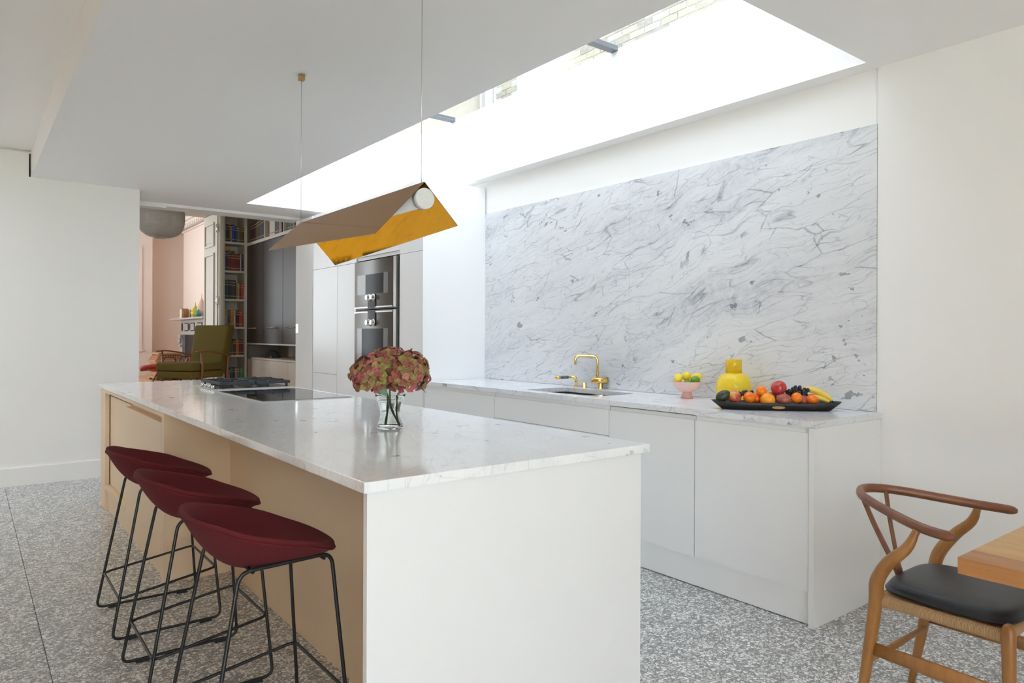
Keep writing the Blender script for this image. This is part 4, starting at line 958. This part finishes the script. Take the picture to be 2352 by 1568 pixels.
# ================================================================== VASE OF HYDRANGEAS
VX, VY = 1.350, 2.537
gv = thing('glass_vase', 'clear waisted glass vase of water on the island', 'vase', (VX, VY, 0.9255))
outp = [(0.0, 0.9256), (0.050, 0.9258), (0.0535, 0.932), (0.0525, 0.945), (0.045, 0.965), (0.0405, 0.985), (0.043, 1.005), (0.052, 1.032), (0.0615, 1.062)]
def vprof(off):
    return [(p.x, p.z) for p in catmull([(max(r-off, 0.0), 0, z) for r, z in outp[1:]], 4)]
o_p = vprof(0.0); i_p = [(r-0.0022, max(z, 0.934)) for r, z in o_p if z > 0.933]
bm = BM(); lathe(bm, [(0.002, 0.9256)]+o_p+[(o_p[-1][0]-0.001, 1.0635)]+i_p[::-1]+[(0.002, 0.934)], VX, VY, 40); link('glass', bm, 'clear_glass', gv, smooth=True)
w_p = [(r-0.0002, z) for r, z in i_p if z < 1.037]
bm = BM(); lathe(bm, [(0.002, 0.9343)]+[(r, max(z, 0.9343)) for r, z in w_p]+[(w_p[-1][0], 1.038), (0.002, 1.038)], VX, VY, 40); link('water', bm, 'water', gv, smooth=False)
def floret_mesh(k):
    bm = BM(); la = bm.verts.layers.float.new('rad'); rnd = random.Random(k*11+5)
    for q in range(4):
        a0 = q*math.pi/2+rnd.uniform(-.18, .18); L = rnd.uniform(0.0125, 0.0165); wd = rnd.uniform(0.0068, 0.0092); cup = rnd.uniform(-0.3, 0.75)
        grid = []
        for i, u in enumerate((0.05, 0.35, 0.7, 1.0)):
            row = []
            ww = wd*(0.12, 0.78, 1.0, 0.45)[i]
            for j in (-1, 0, 1):
                x = L*u - (0.0012 if (i == 3 and j) else 0); y = ww*j; z = cup*L*u*u*0.45 + 0.0016*abs(j)*(1 if u < 1 else 0.3)+rnd.uniform(-.0004, .0004)
                p = Vector((x*math.cos(a0)-y*math.sin(a0), x*math.sin(a0)+y*math.cos(a0), z)); v_ = bm.verts.new(p); v_[la] = u; row.append(v_)
            grid.append(row)
        for i in range(3):
            for j in range(2): f = bm.faces.new((grid[i][j], grid[i+1][j], grid[i+1][j+1], grid[i][j+1])); f.smooth = True
    for i in range(1):
        ball(bm, (0, 0, 0.0012), 0.0013, n=4)
    me = bpy.data.meshes.new('floret'); bm.to_mesh(me); bm.free(); me.materials.append(M['petal']); return me
fm = [floret_mesh(k) for k in range(6)]
def leafm(p0, d, L, wd, nrm, parent):
    d = Vector(d).normalized(); n = Vector(nrm).normalized(); s = d.cross(n).normalized(); n = s.cross(d); bm = BM(); rows = []
    for i in range(11):
        u = i/10; w_ = wd*math.sin(math.pi*(u**0.8))*(1 if i % 2 else 0.88)+0.0003; c = Vector(p0)+d*(L*u)-n*(L*0.22*u*u)
        rows.append([c-s*w_+n*(w_*0.25), c-s*w_*0.5+n*w_*0.08, c, c+s*w_*0.5+n*w_*0.08, c+s*w_+n*(w_*0.25)])
    vr = [[bm.verts.new(p) for p in r] for r in rows]
    for a, c_ in zip(vr[:-1], vr[1:]):
        for j in range(4): bm.faces.new((a[j], a[j+1], c_[j+1], c_[j])).smooth = True
    return link('leaf', bm, 'leaf_green', parent)
heads = [
 ('hydrangea', 'left hydrangea head of green and dusty pink florets in the glass vase', (-0.075, -0.010, 1.142), (0.083, 0.080, 0.078), [(-0.017, 0.000, 0.938), (-0.010, 0.0, 1.00), (-0.012, 0.0, 1.05), (-0.040, 0.0, 1.10)], 230),
 ('hydrangea', 'top middle hydrangea head of pink and green florets behind the others', (-0.005, 0.030, 1.182), (0.088, 0.075, 0.068), [(0.034, 0.004, 0.936), (0.012, 0.0, 0.985), (-0.004, 0.01, 1.04), (-0.003, 0.02, 1.12)], 200),
 ('hydrangea', 'right hydrangea head of brighter pink florets in the glass vase', (0.070, -0.002, 1.150), (0.088, 0.078, 0.084), [(0.028, -0.004, 0.950), (0.022, 0.0, 1.00), (0.028, 0.0, 1.05), (0.050, 0.0, 1.10)], 240)]
for hn, lab, (hs_, hd, hz), (ra, rb, rc), stem, nf in heads:
    def P_(s, d, z): p = Vector((VX, VY, 0))+side*s+fwv*d; return Vector((p.x, p.y, z))
    o = thing(hn, lab, 'flower', tuple(P_(stem[0][0], stem[0][1], stem[0][2])), 'hydrangeas in the glass vase')
    bm = BM(); tube(bm, catmull([P_(*q) for q in stem]+[P_(hs_, hd, hz-rc*0.4)], 5), [0.0042+0.0008*math.sin(i*1.3) for i in range(len(stem)*5+1)], 8); link('stem', bm, 'stem_green', o, smooth=True)
    bm = BM(); ctr = P_(hs_, hd, hz); 
    ball(bm, ctr, ra*0.66, rb*0.66, rc*0.66, 8); link('flower_core', bm, 'stem_green', o, smooth=True)
    rnd = random.Random(int(nf))
    for i in range(nf):
        zz = 1-2*(i+0.5)/nf; 
        if zz < -0.78: continue
        rr = math.sqrt(1-zz*zz); ph = i*2.39996
        nn = Vector((rr*math.cos(ph), rr*math.sin(ph), zz))
        
        k_ = rnd.uniform(0.84, 1.06)
        pos = ctr+side*(ra*k_*(nn.dot(side)))+fwv*(rb*k_*nn.dot(fwv))+Vector((0, 0, rc*k_*nn.z))
        f_ = bpy.data.objects.new('floret', fm[rnd.randrange(6)]); COL.objects.link(f_); f_.parent = o
        tilt = (nn+Vector((rnd.uniform(-.45, .45), rnd.uniform(-.45, .45), rnd.uniform(-.35, .45)))).normalized()
        q = tilt.to_track_quat('Z', 'Y').to_matrix().to_4x4() @ Matrix.Rotation(rnd.uniform(0, 6.28), 4, 'Z') @ Matrix.Scale(rnd.uniform(0.85, 1.15), 4)
        f_.matrix_local = Matrix.Translation(pos-org(o)) @ q
    if 'right' in lab:
        leafm(P_(0.075, -0.03, 1.115), side*1+Vector((0, 0, -0.35)), 0.085, 0.024, (0, 0, 1), o)
        leafm(P_(0.11, -0.02, 1.135), side*0.7+Vector((0, 0, 0.15)), 0.05, 0.018, (0, 0, 1), o)
    if 'left' in lab:
        leafm(P_(-0.042, -0.050, 1.105), side*0.75-fwv*0.25+Vector((0, 0, -0.75)), 0.062, 0.017, -fwv+Vector((0, 0, 0.3)), o)

# ================================================================== SITTING ROOM: BOOKCASE, CUPBOARDS, BOOKS
bc = thing('bookcase', 'narrow cream corner bookcase left of the black cupboard', 'bookcase', (2.90, 10.05, 0.463))
b = BM(); box(b, 2.742, 2.762, 9.90, 10.24, 0.463, 2.955); box(b, 3.018, 3.047, 9.88, 10.24, 0.463, 3.3); link('side_panel', b, 'cream_joinery', bc)
b = BM(); box(b, 2.762, 3.018, 10.22, 10.24, 0.463, 2.955); link('back_panel', b, 'cream_joinery', bc)
shz = [2.554, 2.162, 1.775, 1.397, 1.013]
for z in shz+[0.62]:
    b = BM(); box(b, 2.762, 3.018, 9.905, 10.22, z-0.014, z+0.014, bev=0.001); link('shelf', b, 'cream_joinery', bc)
cb_ = thing('wall_cupboard', 'tall black cupboard with three doors and slim brass handles', 'cupboard', (3.3, 9.0, 1.19))
b = BM(); box(b, 3.075, 3.655, 8.035, 9.90, 1.20, 2.50); link('carcass', b, 'cupboard_black', cb_)
cbd = []
for y0, y1 in ((8.035, 8.495), (8.50, 9.222), (9.227, 9.90)):
    b = BM(); box(b, 3.05, 3.073, y0+0.002, y1-0.002, 1.192, 2.515, bev=0.001); cbd.append(link('door', b, 'cupboard_black', cb_))
for y0, y1 in ((8.06, 8.32), (8.685, 9.045), (9.43, 9.78)):
    b = BM(); tube(b, [(3.030, y0, 1.390), (3.030, y1, 1.390)], 0.006, 8)
    for yy in (y0+0.03, y1-0.03): tube(b, [(3.050, yy, 1.390), (3.030, yy, 1.390)], 0.004, 6)
    link('handle', b, 'brass_dark', cbd[0 if y0 < 8.4 else (1 if y0 < 9.2 else 2)])
ub = thing('upper_shelf_unit', 'cream open shelf of old books above the black cupboard', 'shelf', (3.3, 9.0, 2.52))
b = BM(); box(b, 3.045, 3.655, 8.035, 9.88, 2.522, 2.562, bev=0.001); link('shelf', b, 'cream_joinery', ub)
for y in (9.16, 8.47):
    b = BM(); box(b, 3.046, 3.655, y-0.012, y+0.012, 2.562, 2.97); link('divider', b, 'cream_joinery', ub)
b = BM(); box(b, 3.40, 3.655, 8.035, 9.88, 2.562, 2.97); link('back_panel', b, 'cream_joinery', ub)
b = BM(); box(b, 3.046, 3.655, 8.035, 9.88, 2.97, 3.0); link('top_panel', b, 'cream_joinery', ub)
lb = thing('low_cupboard', 'cream low cupboard and open niche below the black cupboard', 'cupboard', (3.3, 9.0, 0.463))
b = BM(); box(b, 3.055, 3.655, 8.035, 9.88, 0.463, 0.975); link('carcass', b, 'cream_joinery', lb)
b = BM(); box(b, 3.030, 3.655, 8.035, 9.62, 0.977, 1.000, bev=0.001); link('top', b, 'cream_joinery', lb)
for y0, y1 in ((8.035, 8.27), (8.274, 8.93), (8.934, 9.60)):
    b = BM(); box(b, 3.033, 3.053, y0+0.001, y1-0.001, 0.47, 0.973, bev=0.001); link('door', b, 'cream_joinery', lb)
b = BM(); box(b, 3.052, 3.655, 8.035, 9.88, 1.172, 1.190); link('niche_top', b, 'cream_joinery', lb)
b = BM(); box(b, 3.50, 3.52, 8.035, 9.88, 1.0, 1.172); link('niche_back', b, 'cream_joinery', lb)
dm = thing('dome_ornament', 'dark half-round object standing in the niche under the black cupboard', 'ornament', (3.19, 9.29, 1.0))
b = BM(); rgA = []; n_ = 24; dc_ = Vector((3.19, 9.29, 1.0008))
for dd, k_ in ((-0.025, 0.93), (-0.020, 1.0), (0.020, 1.0), (0.025, 0.93)):
    rgA.append([dc_+fw*dd+rt*(0.095*k_*math.cos(math.pi*i/n_))+Vector((0, 0, 0.100*k_*math.sin(math.pi*i/n_))) for i in range(n_+1)])
rings(b, rgA, True); link('dome', b, 'black_steel', dm)
b = BM(); p_ = dc_-fw*0.035; box(b, p_.x-0.008, p_.x+0.008, p_.y-0.008, p_.y+0.008, 1.001, 1.024, bev=0.002); link('stand', b, 'brass', dm)
CLR = {'dark green': (0.03, 0.05, 0.035), 'black': (0.012, 0.012, 0.013), 'brown': (0.10, 0.04, 0.02), 'tan': (0.45, 0.24, 0.13), 'bright blue': (0.02, 0.06, 0.35), 'navy': (0.015, 0.025, 0.07),
       'grey': (0.15, 0.15, 0.15), 'olive': (0.11, 0.09, 0.02), 'maroon': (0.16, 0.02, 0.015), 'dark maroon': (0.06, 0.012, 0.012), 'ochre': (0.38, 0.26, 0.05), 'red': (0.42, 0.04, 0.02), 'orange': (0.52, 0.15, 0.01), 'teal': (0.02, 0.08, 0.12),
       'cream': (0.62, 0.52, 0.40), 'green': (0.05, 0.15, 0.06), 'leaf green': (0.04, 0.26, 0.08), 'burgundy': (0.14, 0.015, 0.02), 'slate': (0.06, 0.08, 0.11)}
ordn = ['first', 'second', 'third', 'fourth', 'fifth', 'sixth', 'seventh', 'eighth', 'ninth', 'tenth', 'eleventh']
def spine_book(x0, x1, yf_, yb, z0, h, col, axis, lab, grp, bands=True):
    o = thing('book', lab, 'book', ((x0+x1)/2, (yf_+yb)/2, z0) if axis == 'x' else ((yf_+yb)/2, (x0+x1)/2, z0), grp)
    def bx(bm, a0, a1, d0, d1, zz0, zz1):
        if axis == 'x': box(bm, a0, a1, d0, d1, zz0, zz1)
        else: box(bm, d0, d1, a0, a1, zz0, zz1)
    c = 0.002; bm = BM(); bx(bm, x0, x0+c, yf_+0.003, yb, z0, z0+h); bx(bm, x1-c, x1, yf_+0.003, yb, z0, z0+h); bx(bm, x0, x1, yf_, yf_+0.003, z0, z0+h)
    link('cover', bm, flat(CLR[col]), o)
    bm = BM(); bx(bm, x0+c, x1-c, yf_+0.003, yb-0.003, z0+0.004, z0+h-0.004); link('pages', bm, 'paper', o)
    if bands:
        bm = BM()
        for f_ in (0.14, 0.72, 0.86): bx(bm, x0+0.0015, x1-0.0015, yf_-0.0008, yf_, z0+h*f_, z0+h*f_+0.007)
        link('spine_print', bm, 'spine_gold' if col not in ('cream', 'tan') else 'spine_dark', o)
plain('spine_gold', (0.50, 0.36, 0.16), 0.5); plain('spine_dark', (0.12, 0.03, 0.03), 0.6)
rows = [
 (2.568, 'top', [('dark green', .024, .225), ('black', .022, .238), ('brown', .026, .236), ('tan', .018, .218), ('bright blue', .030, .240), ('navy', .028, .222), ('slate', .018, .222), ('grey', .018, .222), ('olive', .024, .215), ('olive', .020, .215), ('black', .018, .210)]),
 (2.176, 'second', [('navy', .040, .270), ('maroon', .036, .235), ('maroon', .036, .235), ('maroon', .036, .235), ('maroon', .034, .235), ('maroon', .020, .235), ('cream', .014, .232), ('navy', .024, .230)]),
 (1.789, 'third', [('black', .022, .262), ('slate', .024, .264), ('navy', .028, .264), ('dark green', .026, .262), ('brown', .026, .260), ('dark maroon', .020, .258), ('grey', .020, .235), ('ochre', .022, .220), ('maroon', .022, .218), ('red', .030, .222)]),
 (1.411, 'fourth', [('tan', .040, .232), ('teal', .038, .230), ('orange', .044, .232), ('cream', .020, .225), ('dark maroon', .050, .230), ('red', .044, .228)]),
 (1.027, 'fifth', [('green', .022, .198), ('green', .022, .198), ('green', .022, .198), ('green', .022, .198), ('green', .022, .198), ('burgundy', .036, .212), ('orange', .038, .216), ('brown', .028, .216), ('burgundy', .030, .212)]),
 (0.634, 'bottom', [('brown', .030, .185), ('tan', .020, .190), ('teal', .044, .222), ('black', .020, .222), ('ochre', .028, .215), ('grey', .030, .220), ('olive', .016, .215), ('leaf green', .036, .222)])]
for z, rn, bks in rows:
    tot = sum(w for _, w, _ in bks); x = 3.017-tot-0.001*len(bks)
    if rn in ('top', 'second', 'third', 'fourth'): x = 2.7635
    seen = {}
    for i, (c, w, h) in enumerate(bks):
        same = sum(1 for q in bks if q[0] == c)
        if c == 'maroon' and rn == 'second': lab, gg = 'matching maroon gold-banded volume on the second shelf of the corner bookcase', 'matching maroon volumes on the second shelf'
        elif c == 'green': lab, gg = 'matching green volume on the fifth shelf of the corner bookcase', 'matching green volumes on the fifth shelf'
        else:
            lab = '%s book on the %s shelf of the corner bookcase' % (c, rn); gg = 'books on the %s bookcase shelf' % rn
            if same > 1: lab = '%s book, %s from left on the %s shelf of the corner bookcase' % (c, ordn[i], rn)
        spine_book(x, x+w, 9.925+random.uniform(0, .012), 10.10, z, h, c, 'x', lab, gg); x += w+0.0008
# two books lying on the second shelf row
for z0, h, x0, x1, c in ((2.447, 0.028, 2.765, 2.835, 'orange'), (2.4125, 0.034, 2.845, 2.895, 'dark green')):
    o = thing('book', '%s book lying flat on the upright books of the second shelf' % c, 'book', ((x0+x1)/2, 9.99, z0), 'books on the second bookcase shelf')
    bm = BM(); box(bm, x0, x1, 9.935, 10.09, z0, z0+0.003); box(bm, x0, x1, 9.935, 10.09, z0+h-0.003, z0+h); box(bm, x0, x1, 9.932, 9.935, z0, z0+h); link('cover', bm, flat(CLR[c]), o)
    bm = BM(); box(bm, x0+.002, x1-.002, 9.936, 10.088, z0+.003, z0+h-.003); link('pages', bm, 'paper', o)
bays = [(9.145, 9.86, 'left', [('dark maroon', .085, .255), ('dark maroon', .085, .26), ('dark maroon', .085, .262), ('olive', .05, .27), ('brown', .055, .275), ('dark green', .05, .285), ('brown', .05, .295), ('navy', .045, .30), ('dark maroon', .06, .305)]),
        (8.485, 9.145, 'middle', [('brown', .035, .27), ('maroon', .03, .27), ('cream', .095, .285), ('cream', .095, .285), ('black', .04, .28), ('dark maroon', .035, .28), ('dark green', .04, .28), ('black', .04, .28), ('tan', .045, .27), ('brown', .05, .27)]),
        (8.05, 8.455, 'right', [('slate', .035, .24), ('green', .03, .24), ('dark green', .035, .24), ('grey', .03, .235), ('black', .035, .235), ('olive', .03, .235), ('tan', .02, .23), ('slate', .035, .23), ('black', .035, .23)])]
for y0, y1, bn, bks in bays:
    y = y1-0.02
    for i, (c, w, h) in enumerate(bks):
        same = sum(1 for q in bks if q[0] == c)
        if c == 'cream': lab, gg = 'cream volume with dark bands above the black cupboard', 'cream volumes above the black cupboard'
        elif c == 'dark maroon' and bn == 'left' and i < 3: lab, gg = 'tall dark maroon volume of the matching three in left bay above black cupboard', 'matching dark maroon volumes above the black cupboard'
        else:
            gg = 'old books in the %s bay above the black cupboard' % bn
            lab = '%s book in the %s bay above the black cupboard' % (c, bn)
            if same > 1: lab = '%s book, %s from left, %s bay above the black cupboard' % (c, ordn[i], bn)
        spine_book(y-w, y, 3.075, 3.25, 2.5625, h, c, 'y', lab, gg); y -= w+0.0015
        if y < y0+0.04: break

# ================================================================== ARMCHAIR (olive)
ac = thing('armchair', 'olive green upholstered armchair with thin wooden arms in front of bookcase', 'armchair', (2.27, 9.46, 0.463))
F_ = (-(fw*math.cos(R(17))) - rt*math.sin(R(17))).normalized()    # facing direction
Rr = Vector((-F_.y, F_.x, 0))                                   # to the viewer's right when looking at it
def A_(s, f, z): return Vector((2.27, 9.46, 0))+Rr*s+F_*f+Vector((0, 0, z))
def hexa(bm, p8, bev=0.0, mi=0):
    vs = [bm.verts.new(p) for p in p8]
    fs = [bm.faces.new([vs[i] for i in f]) for f in ((3, 2, 1, 0), (4, 5, 6, 7), (0, 1, 5, 4), (1, 2, 6, 5), (2, 3, 7, 6), (3, 0, 4, 7))]
    if bev: bmesh.ops.bevel(bm, geom=list(set(e for f in fs for e in f.edges)), offset=bev, segments=3, profile=0.6, affect='EDGES')
def slab_(s0, s1, f0, f1, z0, z1, lean=0.0, bev=0.02, taper=0.0):
    bm = BM(); hexa(bm, [A_(s0, f0, z0), A_(s1, f0, z0), A_(s1, f1, z0), A_(s0, f1, z0), A_(s0-taper, f0-lean, z1), A_(s1+taper, f0-lean, z1), A_(s1+taper, f1-lean, z1), A_(s0-taper, f1-lean, z1)], bev); return bm
link('seat_cushion', slab_(-0.27, 0.27, -0.20, 0.36, 0.855, 0.955, bev=0.03), 'olive_fabric', ac, smooth=True)
link('seat_base', slab_(-0.265, 0.265, -0.22, 0.355, 0.765, 0.852, bev=0.025), 'olive_fabric', ac, smooth=True)
link('backrest', slab_(-0.24, 0.24, -0.30, -0.16, 0.80, 1.425, lean=0.14, bev=0.03, taper=0.025), 'olive_fabric', ac, smooth=True)
for s in (-1, 1):
    bm = BM(); tube(bm, catmull([A_(s*0.295, 0.30, 1.095), A_(s*0.305, 0.15, 1.10), A_(s*0.305, -0.10, 1.07), A_(s*0.295, -0.30, 1.03)], 4), [(0.022, 0.010)]*13, 8, upv=(0, 0, 1)); link('armrest', bm, 'teak', ac, smooth=True)
    bm = BM(); tube(bm, [A_(s*0.295, 0.22, 1.09), A_(s*0.295, 0.20, 0.90), A_(s*0.290, 0.24, 0.464)], [0.013, 0.016, 0.011], 8); link('leg', bm, 'teak', ac, smooth=True)
    bm = BM(); tube(bm, [A_(s*0.295, -0.27, 1.04), A_(s*0.290, -0.25, 0.80), A_(s*0.285, -0.33, 0.464)], [0.012, 0.015, 0.011], 8); link('leg', bm, 'teak', ac, smooth=True)
# red chair behind it
rc = thing('lounge_chair', 'red upholstered lounge chair on thin black rods behind the armchair', 'chair', (2.25, 10.9, 0.463))
def Q(x, y, t_): # helper: build in a local frame facing left in the room
    return Vector((2.32, 10.92, 0))+rt*x-fw*y+Vector((0, 0, t_))
bm = BM(); prof_ = [(-0.33, 0.830), (-0.27, 0.868), (-0.12, 0.885), (0.05, 0.865), (0.20, 0.845), (0.28, 0.90), (0.33, 0.99)]; prt = catmull([(a, 0, z) for a, z in prof_], 4)
sec = []
for p in prt:
    sec.append([Q(p.x, -0.26, p.z), Q(p.x, 0.26, p.z), Q(p.x+0.02, 0.26, p.z-0.045), Q(p.x+0.02, -0.26, p.z-0.045)])
rings(bm, sec, True); link('seat', bm, 'red_vinyl', rc, smooth=True)
bm = BM(); ball(bm, Q(-0.16, 0, 0.83), 0.20, 0.24, 0.07, 10); link('seat_cushion', bm, 'red_vinyl', rc, smooth=True)
for yy in (-0.25, 0.25):
    bm = BM(); tube(bm, rounded([Q(-0.23, yy, 0.464), Q(0.02, yy, 0.985), Q(0.16, yy, 0.985), Q(0.30, yy, 0.464)], 0.03, 4), 0.008, 8); link('leg', bm, 'black_steel', rc, smooth=True)
# small ornate wooden reed organ
og = thing('carved_cabinet', 'low carved wooden cabinet with turned rails by the pink wall', 'cabinet', (2.95, 14.4, 0.463))
b = BM(); box(b, 2.74, 3.16, 14.1, 14.7, 0.53, 0.80, bev=0.01); link('body', b, 'pale_wood', og)
b = BM(); box(b, 2.69, 3.20, 14.05, 14.75, 0.50, 0.535, bev=0.008); box(b, 2.71, 3.18, 14.07, 14.73, 0.80, 0.83, bev=0.008); link('moulding', b, 'pale_wood', og)
b = BM(); hexa(b, [Vector(p) for p in ((2.72, 14.07, 0.83), (3.18, 14.07, 0.83), (3.18, 14.73, 0.83), (2.72, 14.73, 0.83), (2.79, 14.15, 0.93), (3.18, 14.15, 0.93), (3.18, 14.73, 0.93), (2.79, 14.73, 0.93))]); link('top', b, 'teak', og)
b = BM(); box(b, 2.77, 3.20, 14.10, 14.75, 0.93, 0.965, bev=0.008); link('lid', b, 'pale_wood', og)
for i in range(10):
    b = BM(); x = 2.80+i*0.04; tube(b, [(x, 14.11, 0.84), (x, 14.13, 0.885), (x, 14.15, 0.925)], [0.010, 0.014, 0.008], 6); link('spindle', b, 'paper', og)
for lx in (2.75, 3.15):
    for ly in (14.12, 14.68): b = BM(); lathe(b, [(0.02, 0.4635), (0.03, 0.475), (0.022, 0.50)], lx, ly, 10); link('foot', b, 'teak', og)
# fireplace
fp = thing('fireplace', 'white and dark marble fireplace surround with deep mantel shelf', 'fireplace', (3.4, 14.2, 0.463))
plain('mantel_stone', (0.50, 0.48, 0.47), 0.25, nscale=8, vary=0.7); plain('dark_stone', (0.012, 0.011, 0.013), 0.5, nscale=10, vary=0.5)
b = BM(); box(b, 3.235, 3.548, 12.95, 15.48, 1.590, 1.622, bev=0.006); link('mantel_shelf', b, 'mantel_stone', fp)
b = BM(); box(b, 3.40, 3.548, 13.05, 15.22, 1.30, 1.588, bev=0.004); link('frieze', b, 'mantel_stone', fp)
for y0, y1 in ((15.02, 15.22), (13.05, 13.25)):
    b = BM(); box(b, 3.375, 3.548, y0, y1, 0.463, 1.30, bev=0.004); box(b, 3.36, 3.375, y0-0.01, y1+0.01, 0.463, 0.62, bev=0.004); link('pilaster', b, 'mantel_stone', fp)
    b = BM(); box(b, 3.33, 3.375, y0-0.005, y1+0.005, 1.22, 1.30, bev=0.01); ball(b, (3.345, (y0+y1)/2, 1.17), 0.03, 0.06, 0.05, 8); box(b, 3.34, 3.375, y0, y1, 1.06, 1.10, bev=0.005); link('corbel', b, 'mantel_stone', fp)
    b = BM(); ball(b, (3.398, (y0+y1)/2, 1.45), 0.015, 0.055, 0.09, 8); link('rosette', b, 'dark_stone', fp)
b = BM(); box(b, 3.43, 3.548, 13.25, 15.02, 0.463, 1.30); link('firebox', b, 'dark_stone', fp)
for y0, y1 in ((14.62, 14.92), (14.15, 14.45), (13.6, 13.95)):
    b = BM(); box(b, 3.394, 3.40, y0, y1, 1.37, 1.53, bev=0.002); link('panel', b, 'dark_stone', fp)
    b = BM(); box(b, 3.388, 3.394, y0+0.03, y1-0.03, 1.39, 1.51, bev=0.002); link('panel', b, 'mantel_stone', fp)
b = BM(); ball(b, (3.398, 14.53, 1.45), 0.015, 0.045, 0.07, 8); link('rosette', b, 'dark_stone', fp)
mc = thing('mantel_clock', 'small round-topped clock with dark side on the mantel shelf', 'clock', (3.38, 15.1, 1.623))
b = BM(); rg = [[Vector((3.385, 15.18, 1.623)), Vector((3.385, 15.05, 1.623)), Vector((3.385, 15.05, 1.78)), Vector((3.385, 15.075, 1.81)), Vector((3.385, 15.115, 1.823)), Vector((3.385, 15.155, 1.81)), Vector((3.385, 15.18, 1.78))]]
rg.append([p+Vector((0.12, 0, 0)) for p in rg[0]]); rings(b, rg, True); link('case', b, 'teak', mc)
b = BM(); rg2 = [[Vector((3.384, 15.115+(p.y-15.115)*0.9, 1.623+(p.z-1.623)*0.95)) for p in rg[0]]]; rg2.append([p-Vector((0.02, 0, 0)) for p in rg2[0]]); rings(b, rg2, True); link('face', b, 'paper', mc)
def tear(lab, x, y, r, hb, hn, mat):
    o = thing('bottle_vase', lab, 'vase', (x, y, 1.623)); b = BM()
    pc = catmull([(r*0.3, 0, 1.6225), (r*0.85, 0, 1.6225+hb*0.22), (r, 0, 1.6225+hb*0.45), (r*0.72, 0, 1.6225+hb*0.72), (r*0.28, 0, 1.6225+hb), (r*0.08, 0, 1.6225+hb+(hn-hb)*0.45), (r*0.06, 0, 1.6225+hn)], 4)
    lathe(b, [(max(p.x, 0.003), p.z) for p in pc], x, y, 20); link('body', b, mat, o, smooth=True)
tear('yellow-green teardrop glass vase with a needle neck on the mantel', 3.40, 14.10, 0.088, 0.20, 0.29, 'olive_glass')
tear('tall pale pink teardrop vase at the right of the mantel', 3.44, 13.82, 0.085, 0.32, 0.44, 'rose_glass')
tear('small dark teal glass vase in front of the pale pink vase', 3.33, 13.60, 0.065, 0.13, 0.16, 'teal_glass')
# woven pendant in the sitting room
wp = thing('woven_pendant_lamp', 'round woven grey wire pendant lampshade in the sitting room', 'lamp', (1.853, 9.323, 2.47))
b = BM(); C0 = Vector((1.853, 9.323, 2.715)); a_, h_ = 0.262, 0.245
def sph(th, zz): rr = a_*max(0.0, 1-abs(zz/h_)**2.6)**(1/2.6); return C0+Vector((rr*math.cos(th), rr*math.sin(th), zz))
for k_ in range(90):
    for dr_ in (-1, 1):
        pts = []
        for i in range(25):
            q = i/24; zz = -h_*0.985+2*h_*0.985*q; pts.append(sph(2*math.pi*k_/90+dr_*q*2.6, zz))
        tube(b, pts, 0.0026, 3, cap=False)
for zz in [(-0.9+1.8*i/22)*h_ for i in range(23)]:
    tube(b, [sph(2*math.pi*i/36, zz) for i in range(36)], 0.0035, 3, closed=True)
ws = link('woven_shade', b, 'woven_wire', wp); ws['kind'] = 'stuff'
b = BM(); tube(b, [(1.853, 9.323, 2.955), (1.853, 9.323, 3.60)], 0.003, 6); link('cord', b, 'black_steel', wp)
b = BM(); tube(b, [sph(2*math.pi*i/36, -h_*0.985) for i in range(36)], 0.006, 6, closed=True); link('rim', b, 'woven_wire', wp)
